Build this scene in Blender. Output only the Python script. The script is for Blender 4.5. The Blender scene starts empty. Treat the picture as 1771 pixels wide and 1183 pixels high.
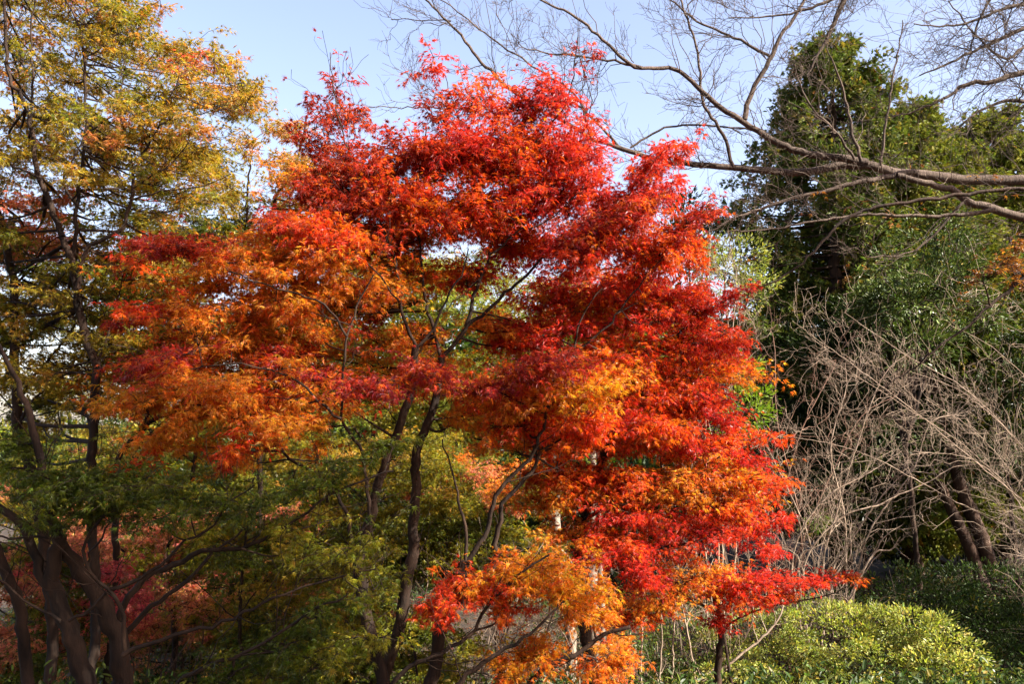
import bpy, math
import numpy as np

R = math.radians
rng = np.random.default_rng(11)
sc = bpy.context.scene

# ------------------------------------------------------------------ camera
F, CX, CY = 1534.0, 885.5, 591.5            # focal length and centre in photo pixels
CAM = np.array([0.0, 0.0, 1.6]); PITCH = R(6.3)
cd = bpy.data.cameras.new('camera'); cam = bpy.data.objects.new('camera', cd)
sc.collection.objects.link(cam)
cam.location = CAM; cam.rotation_euler = (R(90) + PITCH, 0, 0)
cd.sensor_width = 36.0; cd.lens = 36.0 * F / 1771.0
cd.clip_start = 0.05; cd.clip_end = 6000
sc.camera = cam
FW = np.array([0, math.cos(PITCH), math.sin(PITCH)]); UP = np.array([0, -math.sin(PITCH), math.cos(PITCH)])
RT = np.array([1.0, 0, 0])

# ------------------------------------------------------------------ sky and sun
SUN = np.array([0.71, -0.36, 0.61]); SUN /= np.linalg.norm(SUN)
w = bpy.data.worlds.new('World'); sc.world = w; w.use_nodes = True
nt = w.node_tree; bg = nt.nodes['Background']
sky = nt.nodes.new('ShaderNodeTexSky'); sky.sky_type = 'NISHITA'; sky.sun_disc = False
sky.sun_elevation = math.asin(SUN[2]); sky.sun_rotation = math.atan2(SUN[0], SUN[1])
sky.air_density = 1.0; sky.dust_density = 2.5; sky.ozone_density = 2.0
vm = nt.nodes.new('ShaderNodeVectorMath'); vm.operation = 'MULTIPLY'; vm.inputs[1].default_value = (1.3, 1.07, 1.0)
nt.links.new(sky.outputs[0], vm.inputs[0]); nt.links.new(vm.outputs[0], bg.inputs[0]); bg.inputs[1].default_value = 0.08
sd = bpy.data.lights.new('sun', 'SUN'); sd.energy = 5.0; sd.angle = R(0.5); sd.color = (1.0, 0.93, 0.82)
so = bpy.data.objects.new('sun', sd); sc.collection.objects.link(so)
from mathutils import Vector
so.rotation_euler = Vector(SUN).to_track_quat('Z', 'Y').to_euler(); so.location = (30, -10, 30)
sc.view_settings.view_transform = 'Standard'; sc.view_settings.look = 'None'
sc.view_settings.exposure = 2.3; sc.view_settings.gamma = 1.0
sc.cycles.max_bounces = 8; sc.cycles.diffuse_bounces = 5; sc.cycles.transmission_bounces = 5; sc.cycles.glossy_bounces = 2

# ------------------------------------------------------------------ helpers
def P(px, py, d):
    """point seen at photo pixel (px, py), d metres ahead"""
    px, py, d = np.broadcast_arrays(np.asarray(px, float), np.asarray(py, float), np.asarray(d, float))
    return CAM + d[..., None] * FW + ((px - CX) / F * d)[..., None] * RT + (-(py - CY) / F * d)[..., None] * UP

def ground_z(x, y):
    y = np.asarray(y, float); x = np.asarray(x, float)
    z = np.interp(y, [-60, 0, 3, 6.5, 12, 20, 40, 90, 300, 3000], [.6, 0, -.05, -.42, -1.75, -1.6, -1.3, -.6, 1.2, 2.0])
    z = z + 0.10 * np.sin(x * .55 + 1.3) * np.sin(y * .4) + np.clip((x - 5) * .04, 0, .8)
    return z

def unit(v): return v / np.maximum(np.linalg.norm(v, axis=-1, keepdims=True), 1e-9)

def lin(h):
    c = np.array([int(h[i:i + 2], 16) for i in (0, 2, 4)]) / 255.0
    return np.where(c <= .04045, c / 12.92, ((c + .055) / 1.055) ** 2.4)

class Mesh:
    def __init__(s): s.v = []; s.f = {3: [], 4: []}; s.c = []; s.n = 0
    def add(s, v, f, c=None):
        v = np.asarray(v, float).reshape(-1, 3); f = np.asarray(f)
        s.f[f.shape[-1]].append(f.reshape(-1, f.shape[-1]) + s.n); s.v.append(v); s.n += len(v)
        s.c.append(np.zeros((len(v), 3)) if c is None else c)
    def build(s, name, mat, parent=None, smooth=True, colour=False):
        v = np.concatenate(s.v)
        if parent is not None: v = v - np.array(parent.location)
        me = bpy.data.meshes.new(name)
        me.vertices.add(len(v)); me.vertices.foreach_set('co', v.astype(np.float32).ravel())
        loops, starts, k = [], [], 0
        for n in (3, 4):
            if s.f[n]:
                f = np.concatenate(s.f[n]); loops.append(f.ravel()); starts.append(k + np.arange(len(f)) * n); k += f.size
        loops = np.concatenate(loops); starts = np.concatenate(starts)
        me.loops.add(len(loops)); me.loops.foreach_set('vertex_index', loops.astype(np.int32))
        me.polygons.add(len(starts)); me.polygons.foreach_set('loop_start', starts.astype(np.int32))
        if colour:
            a = me.color_attributes.new('leaf_tint', 'FLOAT_COLOR', 'POINT')
            c = np.concatenate(s.c); a.data.foreach_set('color', np.c_[c, np.ones(len(c))].astype(np.float32).ravel())
        me.update(calc_edges=True)
        me.polygons.foreach_set('use_smooth', np.full(len(starts), smooth))
        me.materials.append(mat)
        o = bpy.data.objects.new(name, me); sc.collection.objects.link(o)
        if parent is not None: o.parent = parent
        return o

def resample(pts, n, jit=0.0):
    """Catmull-Rom through pts (M,k) -> (n,k)"""
    p = np.asarray(pts, float)
    if len(p) == 2: p = np.array([p[0], p.mean(0), p[1]])
    seg = np.r_[0, np.cumsum(np.linalg.norm(np.diff(p[:, :3], axis=0), axis=1))]
    t = np.linspace(0, seg[-1], n); q = np.vstack([2 * p[0] - p[1], p, 2 * p[-1] - p[-2]])
    i = np.clip(np.searchsorted(seg, t, side='right') - 1, 0, len(p) - 2)
    u = ((t - seg[i]) / np.maximum(seg[i + 1] - seg[i], 1e-9))[:, None]
    a, b, c, d = q[i], q[i + 1], q[i + 2], q[i + 3]
    out = .5 * (2 * b + (c - a) * u + (2 * a - 5 * b + 4 * c - d) * u ** 2 + (3 * b - a - 3 * c + d) * u ** 3)
    if jit:
        e = rng.normal(0, jit, (n, 3)); e[0] = 0; e[-1] = 0; out[:, :3] += e
    return out

def tubes(m, pts, rad, sides, lump=0.0):
    pts = np.asarray(pts, float); rad = np.asarray(rad, float)
    N, K, _ = pts.shape
    tan = unit(np.gradient(pts, axis=1)); mt = np.abs(pts[:, -1] - pts[:, 0])
    ref = np.eye(3)[np.argmin(mt, axis=1)][:, None, :]
    u = unit(np.cross(tan, ref)); v = np.cross(tan, u)
    a = np.linspace(0, 2 * np.pi, sides, endpoint=False)
    rr = rad[..., None] * np.ones(sides)
    if lump: rr = rr * (1 + rng.normal(0, lump, rr.shape))
    ring = pts[:, :, None] + rr[..., None] * (np.cos(a)[:, None] * u[:, :, None] + np.sin(a)[:, None] * v[:, :, None])
    base = (np.arange(N) * K * sides)[:, None, None] + (np.arange(K - 1) * sides)[None, :, None]
    j = np.arange(sides)[None, None, :]; j2 = (j + 1) % sides
    f = np.stack([base + j, base + j2, base + sides + j2, base + sides + j], -1)
    m.add(ring, f)

def at(pts, rad, idx, t):
    K = pts.shape[1]; s = t * (K - 1); i = np.clip(s.astype(int), 0, K - 2); u = (s - i)
    p = pts[idx, i] * (1 - u)[:, None] + pts[idx, i + 1] * u[:, None]
    r = rad[idx, i] * (1 - u) + rad[idx, i + 1] * u
    return p, r, unit(pts[idx, i + 1] - pts[idx, i])

def grow(pts, rad, per, t0, t1, length, ang, up=0.15, flat=1.0, K=6, rscale=.55, rmin=.0012, zig=.05, taper=True):
    """side branches on parents pts (N,K,3); length = (lo, hi) metres"""
    N = len(pts); cnt = rng.poisson(per, N) if np.isscalar(per) else rng.poisson(per)
    idx = np.repeat(np.arange(N), cnt); M = len(idx)
    if M == 0: return np.zeros((0, K, 3)), np.zeros((0, K))
    t = rng.uniform(t0, t1, M); p, r, tan = at(pts, rad, idx, t)
    q = rng.normal(0, 1, (M, 3)); q[:, 2] *= flat; q = unit(q - (q * tan).sum(1, keepdims=True) * tan)
    a = np.radians(rng.uniform(*ang, M))[:, None]
    d = unit(np.cos(a) * tan + np.sin(a) * q)
    L = rng.uniform(*length, M) * (1 - .55 * t if taper else 1)
    s = np.linspace(0, 1, K)
    bend = rng.normal(0, .12, (M, 3)); bend[:, 2] += up
    out = p[:, None] + L[:, None, None] * (d[:, None] * s[None, :, None] + bend[:, None] * (s ** 2)[None, :, None])
    z = rng.normal(0, zig, (M, K, 3)) * L[:, None, None]; z[:, 0] = 0
    out = out + z
    r0 = np.maximum(r * rscale * rng.uniform(.7, 1.0, M), rmin)
    rr = r0[:, None] * (1 - .65 * s)[None, :]
    return out, np.maximum(rr, rmin * .75)

# leaf templates: (verts (n,3) axis +x, normal +z), tris
def palmate(lobes, notch=.26, w=.0):
    v = [(.08, 0, 0)]; L = []
    k = len(lobes)
    for i, (a, l) in enumerate(lobes):
        a = R(a)
        L.append((l * math.cos(a), l * math.sin(a), -.22 * l * l))
        if i < k - 1:
            b = R((lobes[i][0] + lobes[i + 1][0]) / 2)
            L.append((notch * math.cos(b), notch * math.sin(b), .03))
    v += [(x + .08, y, z) for x, y, z in L]
    n = len(v); f = [(0, i, i + 1) for i in range(1, n - 1)] + [(0, n - 1, 1)]
    return np.array(v) * np.array([1, 1, 1]), np.array(f)
MAPLE7 = palmate([(-118, .42), (-76, .76), (-36, .95), (0, 1.05), (36, .95), (76, .76), (118, .42)], .19)
MAPLE5 = palmate([(-105, .55), (-50, .9), (0, 1.05), (50, .9), (105, .55)], .23)
OVAL = (np.array([(0, 0, 0), (.3, .2, .05), (.7, .18, .03), (1, 0, -.08), (.7, -.18, .03), (.3, -.2, .05), (.5, 0, -.03)]),
        np.array([(6, 0, 5), (6, 5, 4), (6, 4, 3), (6, 3, 2), (6, 2, 1), (6, 1, 0)]))
def fan():
    v, f = [], []
    for a, l in ((-50, .55), (-24, .8), (0, 1.0), (24, .8), (50, .55)):
        a = R(a); d = np.array([math.cos(a), math.sin(a), 0]); q = np.array([-d[1], d[0], 0]); k = len(v)
        v += [d * .05, d * l * .55 + q * .1 + (0, 0, .04), d * l - np.array([0, 0, .16 * l]), d * l * .55 - q * .1 + (0, 0, .04)]
        f += [(k, k + 1, k + 2), (k, k + 2, k + 3)]
    return np.array(v), np.array(f)
FROND = fan()

def place(m, tpl, pos, axis, nrm, size, col, curl=.35):
    """instances of a leaf template merged into m"""
    V, T = tpl; n = len(pos)
    if n == 0: return
    axis = unit(axis); nrm = unit(nrm - (nrm * axis).sum(1, keepdims=True) * axis); side = np.cross(nrm, axis)
    wz = rng.uniform(1 - curl, 1 + 3 * curl, n)[:, None, None]; wy = rng.uniform(.75, 1.05, n)[:, None, None]
    L = V[None] * np.array([1, 1, 1.0])
    out = pos[:, None] + size[:, None, None] * (L[..., 0:1] * axis[:, None] + L[..., 1:2] * wy * side[:, None] + L[..., 2:3] * wz * nrm[:, None])
    f = (np.arange(n) * len(V))[:, None, None] + T[None]
    m.add(out, f, np.repeat(col, len(V), axis=0))

def shades(pal, n, k=None, jit=.16):
    """n leaf colours out of a palette of (hex, weight); k = twig index for coherent choice"""
    cols = np.array([lin(h) for h, _ in pal]); wts = np.array([w_ for _, w_ in pal], float); wts /= wts.sum()
    if k is None: ch = rng.choice(len(pal), n, p=wts)
    else:
        m = int(k.max()) + 1; tw = rng.choice(len(pal), m, p=wts)
        ch = np.where(rng.random(n) < .7, tw[k], rng.choice(len(pal), n, p=wts))
    c = cols[ch] * np.exp(rng.normal(0, jit, (n, 1))) * np.exp(rng.normal(0, jit * .45, (n, 3)))
    return np.clip(c * .68, .002, .9)

# ------------------------------------------------------------------ materials
def leaf_mat(name, trans=.45, gloss=.06, rough=.4, warm=(1.15, 1.05, .8)):
    m = bpy.data.materials.new(name); m.use_nodes = True; t = m.node_tree; t.nodes.clear()
    o = t.nodes.new('ShaderNodeOutputMaterial'); at_ = t.nodes.new('ShaderNodeAttribute'); at_.attribute_name = 'leaf_tint'
    no = t.nodes.new('ShaderNodeTexNoise'); no.inputs['Scale'].default_value = 60; tc = t.nodes.new('ShaderNodeTexCoord')
    t.links.new(tc.outputs['Object'], no.inputs['Vector'])
    mr = t.nodes.new('ShaderNodeMapRange'); mr.inputs[1].default_value = .3; mr.inputs[2].default_value = .7; mr.inputs[3].default_value = .72; mr.inputs[4].default_value = 1.2
    t.links.new(no.outputs['Fac'], mr.inputs[0])
    vm = t.nodes.new('ShaderNodeVectorMath'); vm.operation = 'SCALE'
    t.links.new(at_.outputs['Color'], vm.inputs[0]); t.links.new(mr.outputs[0], vm.inputs['Scale'])
    wm = t.nodes.new('ShaderNodeVectorMath'); wm.operation = 'MULTIPLY'; wm.inputs[1].default_value = warm
    t.links.new(vm.outputs[0], wm.inputs[0])
    d = t.nodes.new('ShaderNodeBsdfDiffuse'); tr = t.nodes.new('ShaderNodeBsdfTranslucent'); g = t.nodes.new('ShaderNodeBsdfGlossy')
    g.inputs['Roughness'].default_value = rough
    t.links.new(vm.outputs[0], d.inputs['Color']); t.links.new(wm.outputs[0], tr.inputs['Color'])
    m1 = t.nodes.new('ShaderNodeMixShader'); m1.inputs[0].default_value = trans
    t.links.new(d.outputs[0], m1.inputs[1]); t.links.new(tr.outputs[0], m1.inputs[2])
    lw = t.nodes.new('ShaderNodeLayerWeight'); lw.inputs['Blend'].default_value = .25
    mm = t.nodes.new('ShaderNodeMath'); mm.operation = 'MULTIPLY_ADD'; mm.inputs[1].default_value = gloss * 3; mm.inputs[2].default_value = gloss * .5
    t.links.new(lw.outputs['Fresnel'], mm.inputs[0])
    m2 = t.nodes.new('ShaderNodeMixShader'); t.links.new(mm.outputs[0], m2.inputs[0])
    t.links.new(m1.outputs[0], m2.inputs[1]); t.links.new(g.outputs[0], m2.inputs[2])
    t.links.new(m2.outputs[0], o.inputs['Surface'])
    return m

def bark_mat(name, c1, c2, scale=14, stretch=.25, bump=.5, band=False):
    m = bpy.data.materials.new(name); m.use_nodes = True; t = m.node_tree
    b = t.nodes['Principled BSDF']; b.inputs['Roughness'].default_value = .85; b.inputs['Specular IOR Level'].default_value = .25
    tc = t.nodes.new('ShaderNodeTexCoord'); mp = t.nodes.new('ShaderNodeMapping')
    mp.inputs['Scale'].default_value = (4.5, .6, .6) if band else (1, 1, stretch)
    n1 = t.nodes.new('ShaderNodeTexNoise'); n1.inputs['Scale'].default_value = scale; n1.inputs['Detail'].default_value = 6; n1.inputs['Roughness'].default_value = .65
    n2 = t.nodes.new('ShaderNodeTexNoise'); n2.inputs['Scale'].default_value = 3.1; n2.inputs['Detail'].default_value = 3
    t.links.new(tc.outputs['Object'], mp.inputs[0]); t.links.new(mp.outputs[0], n1.inputs['Vector']); t.links.new(tc.outputs['Object'], n2.inputs['Vector'])
    ad = t.nodes.new('ShaderNodeMath'); ad.operation = 'MULTIPLY_ADD'; ad.inputs[1].default_value = .55
    t.links.new(n1.outputs['Fac'], ad.inputs[0])
    h = t.nodes.new('ShaderNodeMath'); h.operation = 'MULTIPLY'; h.inputs[1].default_value = .45; t.links.new(n2.outputs['Fac'], h.inputs[0]); t.links.new(h.outputs[0], ad.inputs[2])
    cr = t.nodes.new('ShaderNodeValToRGB'); cr.color_ramp.elements[0].position = .36; cr.color_ramp.elements[1].position = .64
    cr.color_ramp.elements[0].color = (*(lin(c1) * .6), 1); cr.color_ramp.elements[1].color = (*(lin(c2) * .6), 1)
    t.links.new(ad.outputs[0], cr.inputs[0]); t.links.new(cr.outputs[0], b.inputs['Base Color'])
    bu = t.nodes.new('ShaderNodeBump'); bu.inputs['Strength'].default_value = bump; bu.inputs['Distance'].default_value = .02
    t.links.new(n1.outputs['Fac'], bu.inputs['Height']); t.links.new(bu.outputs[0], b.inputs['Normal'])
    return m

LM = leaf_mat('maple_leaf', .6, .03, .45, (1.5, 1.75, .9))
LO = leaf_mat('golden_leaf', .55, .03, .45, (1.55, 1.25, .7))
LG = leaf_mat('green_leaf', .5, .03, .45, (1.4, 1.3, .6))
LE = leaf_mat('evergreen_leaf', .25, .028, .45, (1.1, 1.1, .6))
LC = leaf_mat('cedar_foliage', .3, .015, .6, (1.1, 1.1, .7))
BM = bark_mat('maple_bark', '18100b', '4a3526', 16, .3, .8)
BC = bark_mat('cherry_bark', '33261e', '7e6c5e', 26, bump=.7, band=True)
BT = bark_mat('pale_twig_bark', '86705c', 'c6b09a', 20)
BP = bark_mat('pale_trunk_bark', '7d7062', 'c4b7a4', 18, .5)
BD = bark_mat('cedar_bark', '2e2018', '5e4636', 30, .12)
BR = bark_mat('reddish_twig_bark', '684a3c', '987662', 20)

def tint_principled(name, c1, c2, scale):
    m = bpy.data.materials.new(name); m.use_nodes = True; t = m.node_tree; b = t.nodes['Principled BSDF']; b.inputs['Roughness'].default_value = .95
    tc = t.nodes.new('ShaderNodeTexCoord'); n = t.nodes.new('ShaderNodeTexNoise'); n.inputs['Scale'].default_value = scale; n.inputs['Detail'].default_value = 8
    cr = t.nodes.new('ShaderNodeValToRGB'); cr.color_ramp.elements[0].position = .35; cr.color_ramp.elements[1].position = .65
    cr.color_ramp.elements[0].color = (*(lin(c1) * .6), 1); cr.color_ramp.elements[1].color = (*(lin(c2) * .6), 1)
    t.links.new(tc.outputs['Object'], n.inputs['Vector']); t.links.new(n.outputs['Fac'], cr.inputs[0]); t.links.new(cr.outputs[0], b.inputs['Base Color'])
    bu = t.nodes.new('ShaderNodeBump'); bu.inputs['Strength'].default_value = .6; t.links.new(n.outputs['Fac'], bu.inputs['Height']); t.links.new(bu.outputs[0], b.inputs['Normal'])
    return m

# ------------------------------------------------------------------ the setting
gx = np.r_[-900, -400, -200, -120, np.linspace(-70, 70, 141), 120, 200, 400, 900]
gy = np.r_[-60, -30, np.linspace(-15, 60, 101), 75, 100, 150, 300, 700, 1600, 3000]
X, Y = np.meshgrid(gx, gy); Z = ground_z(X, Y) + np.where((np.abs(X) < 70) & (Y < 60), rng.normal(0, .025, X.shape), 0)
gm = Mesh(); i = np.arange(len(gy) - 1)[:, None] * len(gx) + np.arange(len(gx) - 1)[None]
gm.add(np.stack([X, Y, Z], -1), np.stack([i, i + 1, i + 1 + len(gx), i + len(gx)], -1).reshape(-1, 4))
g = gm.build('ground', tint_principled('leaf_litter', '20160c', '46321c', 9.0)); g['kind'] = 'structure'
# wooded hills beyond the valley
hm = Mesh(); hx = np.linspace(-700, 700, 120); k = 8
hp = []
for a, s in enumerate(np.linspace(0, 1, k)):
    hp.append(np.stack([hx, 260 + 160 * s + 20 * np.sin(hx * .01), -2 + (9 + 5 * np.sin(hx * .013) + 3 * np.sin(hx * .05 + 2) + rng.normal(0, .5, len(hx))) * math.sin(s * math.pi / 2)], -1))
i = np.arange(k - 1)[:, None] * 120 + np.arange(119)[None]
hm.add(np.array(hp), np.stack([i, i + 1, i + 121, i + 120], -1).reshape(-1, 4))
h = hm.build('hills', tint_principled('far_woods', '3c4a28', '6d7440', .12)); h['kind'] = 'structure'

# ------------------------------------------------------------------ tree class
class Tree:
    def __init__(s, name, label, cat, base, group=None, bark=BM, leaf=LM, tpl=MAPLE5):
        o = bpy.data.objects.new(name, None); sc.collection.objects.link(o); o.empty_display_size = .2
        x, y = base; o.location = (x, y, float(ground_z(x, y)))
        o['label'] = label; o['category'] = cat
        if group: o['group'] = group
        s.o = o; s.bark = bark; s.leaf = leaf; s.tpl = tpl
        s.rk = .8; s.bk = .68 if bark is BM else 1.0; s.twig = Mesh(); s.crown = Mesh(); s.parents = []; s.sk = []; s.nt = 0
        s.base = np.array([x, y, o.location[2] - .05])
    def limb(s, tr, d, r0, r1, name='branch', jit=.006, root=False, sides=10, own=True):
        """traced limb: (px, py[, depth]) list; radii in photo pixels"""
        tr = [(t[0], t[1], t[2] if len(t) > 2 else d) for t in tr]
        a = np.array(tr, float); pts = P(a[:, 0], a[:, 1], a[:, 2]); rad = np.linspace(r0, r1, len(a)) * a[:, 2] / F * (s.rk if name != 'branch' else s.rk * s.bk)
        return s.limbw(pts, rad, name, jit, root, sides, own)
    def limbw(s, pts, rad, name='branch', jit=.006, root=False, sides=10, own=True):
        pts = np.asarray(pts, float); rad = np.asarray(rad, float)
        if root: pts = np.vstack([s.base, pts]); rad = np.r_[rad[0] * 1.35, rad]
        L = np.linalg.norm(np.diff(pts, axis=0), axis=1).sum(); n = int(np.clip(L / .06, 8, 60))
        q = resample(np.c_[pts, rad], n); q[1:-1, :3] += rng.normal(0, jit, (n - 2, 3))
        m = Mesh() if own else s.twig
        tubes(m, q[None, :, :3], np.maximum(q[None, :, 3], .0012), sides if q[0, 3] > .012 else 6, .035)
        if own: m.build(name, s.bark, s.o)
        s.sk.append(q); s.parents.append(q)
        return q
    def batch(s): # all limbs resampled to K=14
        P_ = np.array([resample(q, 14) for q in s.parents]); return P_[..., :3], P_[..., 3]
    def twigs(s, pts, rad, sides=4):
        if len(pts): tubes(s.twig, pts, rad, sides)
    def leaves_on(s, pts, per, size, pal, spread=.045, droop=.45, t0=.2, upw=1.0, tilt=.55):
        if s.tpl is MAPLE7: size, per = size * .76, per * 1.9
        elif s.tpl is MAPLE5: size, per = size * .8, per * 1.7
        N = len(pts); cnt = rng.poisson(per, N); idx = np.repeat(np.arange(N), cnt); M = len(idx)
        if M == 0: return
        t = rng.uniform(t0, 1.0, M) ** .8; p, _, tan = at(pts, np.zeros(pts.shape[:2]), idx, t)
        lat = rng.normal(0, 1, (M, 3)); lat[:, 2] *= .45; lat = unit(lat)
        p = p + lat * (rng.uniform(.3, 1.3, M) * spread)[:, None]
        ax = unit(tan * .5 + lat * .9 + np.array([0, 0, -droop]) * rng.uniform(0, 1.8, (M, 1)))
        nr = np.array([0, 0, upw]) + rng.normal(0, tilt, (M, 3))
        place(s.crown, s.tpl, p, ax, nr, size * rng.uniform(.65, 1.12, M), shades(pal, M, idx))
    def tier(s, px, py, d, rx, ry, rz, tilt, n, pal, size=.055, wood=True, per=11, droop=.45, own=False, up=.08):
        sx, sy = rx * d / F, ry * d / F
        if not hasattr(s, 'lastpal'): s.lastpal = pal
        c = P(px, py, d); a = R(tilt); ex = RT * math.cos(a) + UP * math.sin(a); ey = -RT * math.sin(a) + UP * math.cos(a)
        S = np.concatenate(s.sk)
        dv = S[:, :3] - c; cost = np.linalg.norm(dv, axis=1) + .7 * np.maximum(0, dv[:, 2]) + rng.uniform(0, .12, len(S))
        k = np.argmin(cost); root = S[k, :3]; v = c - root; L = np.linalg.norm(v) + 1e-6
        h = unit(v[None])[0]; exx = ex if (v @ ex) > 0 else -ex
        ctrl = root + v * .5 + np.array([0, 0, -.04 * L]) + rng.normal(0, .06, 3) * L
        sp = resample(np.array([root, ctrl, c, c + exx * sx * .55 + rng.normal(0, .1, 3) * sx]), 16)
        r = np.linspace(min(.009 + .004 * L, S[k, 3] * .75), .0022, 16)
        if wood: tubes(s.twig, sp[None], r[None], 6, .03)
        if own: s.sk.append(np.c_[sp, r])
        nt_ = max(4, int(n / per))
        b = unit(rng.normal(0, 1, (nt_, 3))) * (rng.random((nt_, 1)) ** .42) * rng.uniform(.75, 1.2, (nt_, 1)) * np.exp(rng.normal(.04, .2, (nt_, 1)))
        T = c + b[:, 0:1] * ex * sx + b[:, 1:2] * ey * sy + b[:, 2:3] * FW * rz
        j = rng.integers(5, 16, (nt_, 4)); dd = np.linalg.norm(sp[j] - T[:, None], axis=2); jj = j[np.arange(nt_), dd.argmin(1)]
        A = sp[jj]; u = np.linspace(0, 1, 5); D = T - A; ln = np.linalg.norm(D, axis=1)
        tw = A[:, None] + D[:, None] * u[None, :, None] + (np.array([0, 0, up]) + rng.normal(0, .05, (nt_, 3)))[:, None] * (ln[:, None] * 4 * u * (1 - u))[:, :, None]
        rr = np.maximum(.0034 * (1 - .75 * u)[None] * np.ones((nt_, 1)), .0009)
        if wood: s.twigs(tw, rr, 3)
        s.leaves_on(tw, per, size, pal, spread=.05 * size / .055, droop=droop, t0=.3)
    def fill(s, poly, d, n, rx, ry, rz, per_tier, pal, size=.055, tilt=(-12, 12), wood=True, droop=.45, mind=.6, own=False):
        """scatter tiers through an outline; d=(near, far); pal = palette or function of (px, py)"""
        poly = np.array(poly, float); lo, hi = poly.min(0), poly.max(0); pts = []; tries = 0
        while len(pts) < n and tries < n * 60:
            tries += 1; q = rng.uniform(lo, hi)
            x0, y0 = poly[:, 0], poly[:, 1]; x1, y1 = np.roll(x0, -1), np.roll(y0, -1)
            ins = np.sum(((y0 > q[1]) != (y1 > q[1])) & (q[0] < (x1 - x0) * (q[1] - y0) / (y1 - y0 + 1e-9) + x0)) % 2
            if not ins: continue
            if pts and np.min(np.hypot((np.array(pts)[:, 0] - q[0]) / rx[1], (np.array(pts)[:, 1] - q[1]) / ry[1])) < mind * (1 if tries < n * 20 else .5): continue
            pts.append(q)
        for q in pts:
            s.tier(q[0], q[1], rng.uniform(*d), rng.uniform(*rx), rng.uniform(*ry), rz, rng.uniform(*tilt), per_tier * 2.0, pal(*q) if callable(pal) else pal, size, wood, droop=droop, own=own)
    def done(s, twigname='twigs', crown='crown'):
        if (s.tpl is MAPLE7 or s.tpl is MAPLE5) and s.crown.n:
            pp, rr = s.batch(); rr = np.minimum(rr, .012); ln = np.linalg.norm(np.diff(pp, axis=1), axis=2).sum(1)
            a, ra = grow(pp, rr, ln * 2.8, .3, 1, (.3, 1.0), (22, 55), .15, .7, 7, .45, .0022, .03); s.twigs(a, ra, 4)
            b, rb = grow(a, ra, 2.5, .2, 1, (.1, .35), (25, 60), .1, .8, 5, .6, .0014, .04); s.twigs(b, rb, 3)
            hi = b[b[:, -1, 2] > np.quantile(b[:, -1, 2], .45)]
            s.leaves_on(hi, 1.6, .055, s.lastpal, t0=.6)
        if s.twig.n: s.twig.build(twigname, s.bark, s.o)
        if s.crown.n: s.crown.build(crown, s.leaf, s.o, smooth=False, colour=True)
        s.n = s.crown.n

def base_of(px, d): return (float((px - CX) / F * d), float(d))

# ------------------------------------------------------------------ palettes (leaf colours)
RED = [('d63a28', 4), ('ca2e28', 3), ('e0501f', 3), ('b82a34', 1)]
DRED = [('ac301e', 4), ('c23c24', 3), ('8c2420', 2), ('c8541e', 2.5)]
CRIM = [('aa2c2e', 2.5), ('c03826', 3), ('d0601e', 3), ('94283a', 1)]  # crimson leaves; also paints sky sheen on shaded leaf tops in the purplish bands
ORR = [('e4601c', 4), ('dc4422', 3), ('e67c1e', 2), ('c83a22', 1.5)]
ORA = [('e48e2e', 4), ('e69e36', 3), ('de7626', 3), ('cc5a20', 1)]
YEL = [('e29a28', 4), ('dd8620', 3), ('d8b030', 1), ('d86820', 2)]
OLI = [('a8962a', 4), ('b8a432', 3), ('8a8222', 3), ('c89c3c', 1.5)]
OLO = [('b8963a', 3), ('c49044', 3), ('a08e2c', 2.5), ('d0905a', 2)]
PIN = [('d08a58', 3), ('d47a54', 3), ('b8903c', 2), ('cc6a4c', 2)]
GRN = [('526012', 4), ('647218', 3), ('747818', 2), ('445414', 2)]
YGR = [('8a8c1e', 4), ('9c9826', 3), ('747a18', 3), ('b4a030', 1.5)]
LIM = [('8fa038', 3), ('a0a83e', 3), ('7a9030', 2), ('b4a844', 1)]
COR = [('e29672', 3), ('de866a', 3), ('e2ac6a', 2.5), ('d07264', 1)]
ROS = [('da6068', 3), ('e27c70', 3), ('c84a58', 2)]
RUS = [('8a5224', 3), ('7a4420', 3), ('a06428', 2)]

# ================================================================== RED MAPLE (the subject)
A = Tree('maple_tree', 'red and orange maple with several dark stems, filling the middle of the view', 'tree', base_of(705, 6.6), 'maples', BM, LM, MAPLE7)
D = 6.6
A.limb([(668, 1190), (640, 1095), (626, 1030), (619, 965)], D, 15, 13, 'trunk', root=True)
A.limb([(619, 968), (640, 900), (648, 860), (669, 796), (690, 739), (710, 678), (717, 634), (719, 600)], D, 11, 8, 'trunk')
A.limb([(617, 960), (610, 930), (598, 888), (575, 850), (561, 834), (535, 812), (500, 797), (482, 770)], 6.4, 7, 4)
A.limb([(662, 1190), (690, 1088), (705, 1000), (717, 946), (713, 918), (718, 850), (720, 783), (737, 739), (751, 695), (764, 617)], 6.9, 14, 8, 'trunk', root=True)
A.limb([(764, 620), (747, 563), (734, 502), (725, 417), (720, 330), (738, 220)], 6.9, 6.5, 2)
A.limb([(766, 615), (805, 569), (840, 540), (873, 508), (907, 481), (947, 437), (1000, 390), (1090, 335), (1170, 262)], 6.9, 7, 2)
A.limb([(805, 565), (825, 495), (846, 444), (851, 400), (858, 380), (893, 305), (940, 230), (971, 190), (990, 140), (1000, 60)], 7.0, 6, 1.5)
A.limb([(846, 440), (870, 425), (895, 400), (950, 380), (1010, 320)], 6.8, 3.5, 1.5)
A.limb([(848, 398), (829, 339), (818, 298), (800, 230), (770, 130)], 7.1, 3.5, 1.2)
A.limb([(720, 602), (703, 566), (691, 519), (685, 451), (665, 400), (622, 305), (598, 244), (581, 176), (571, 90)], 6.7, 6, 1.2)
A.limb([(720, 602), (744, 576), (757, 549), (781, 498), (798, 471), (810, 430)], 6.5, 5, 2)
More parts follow.
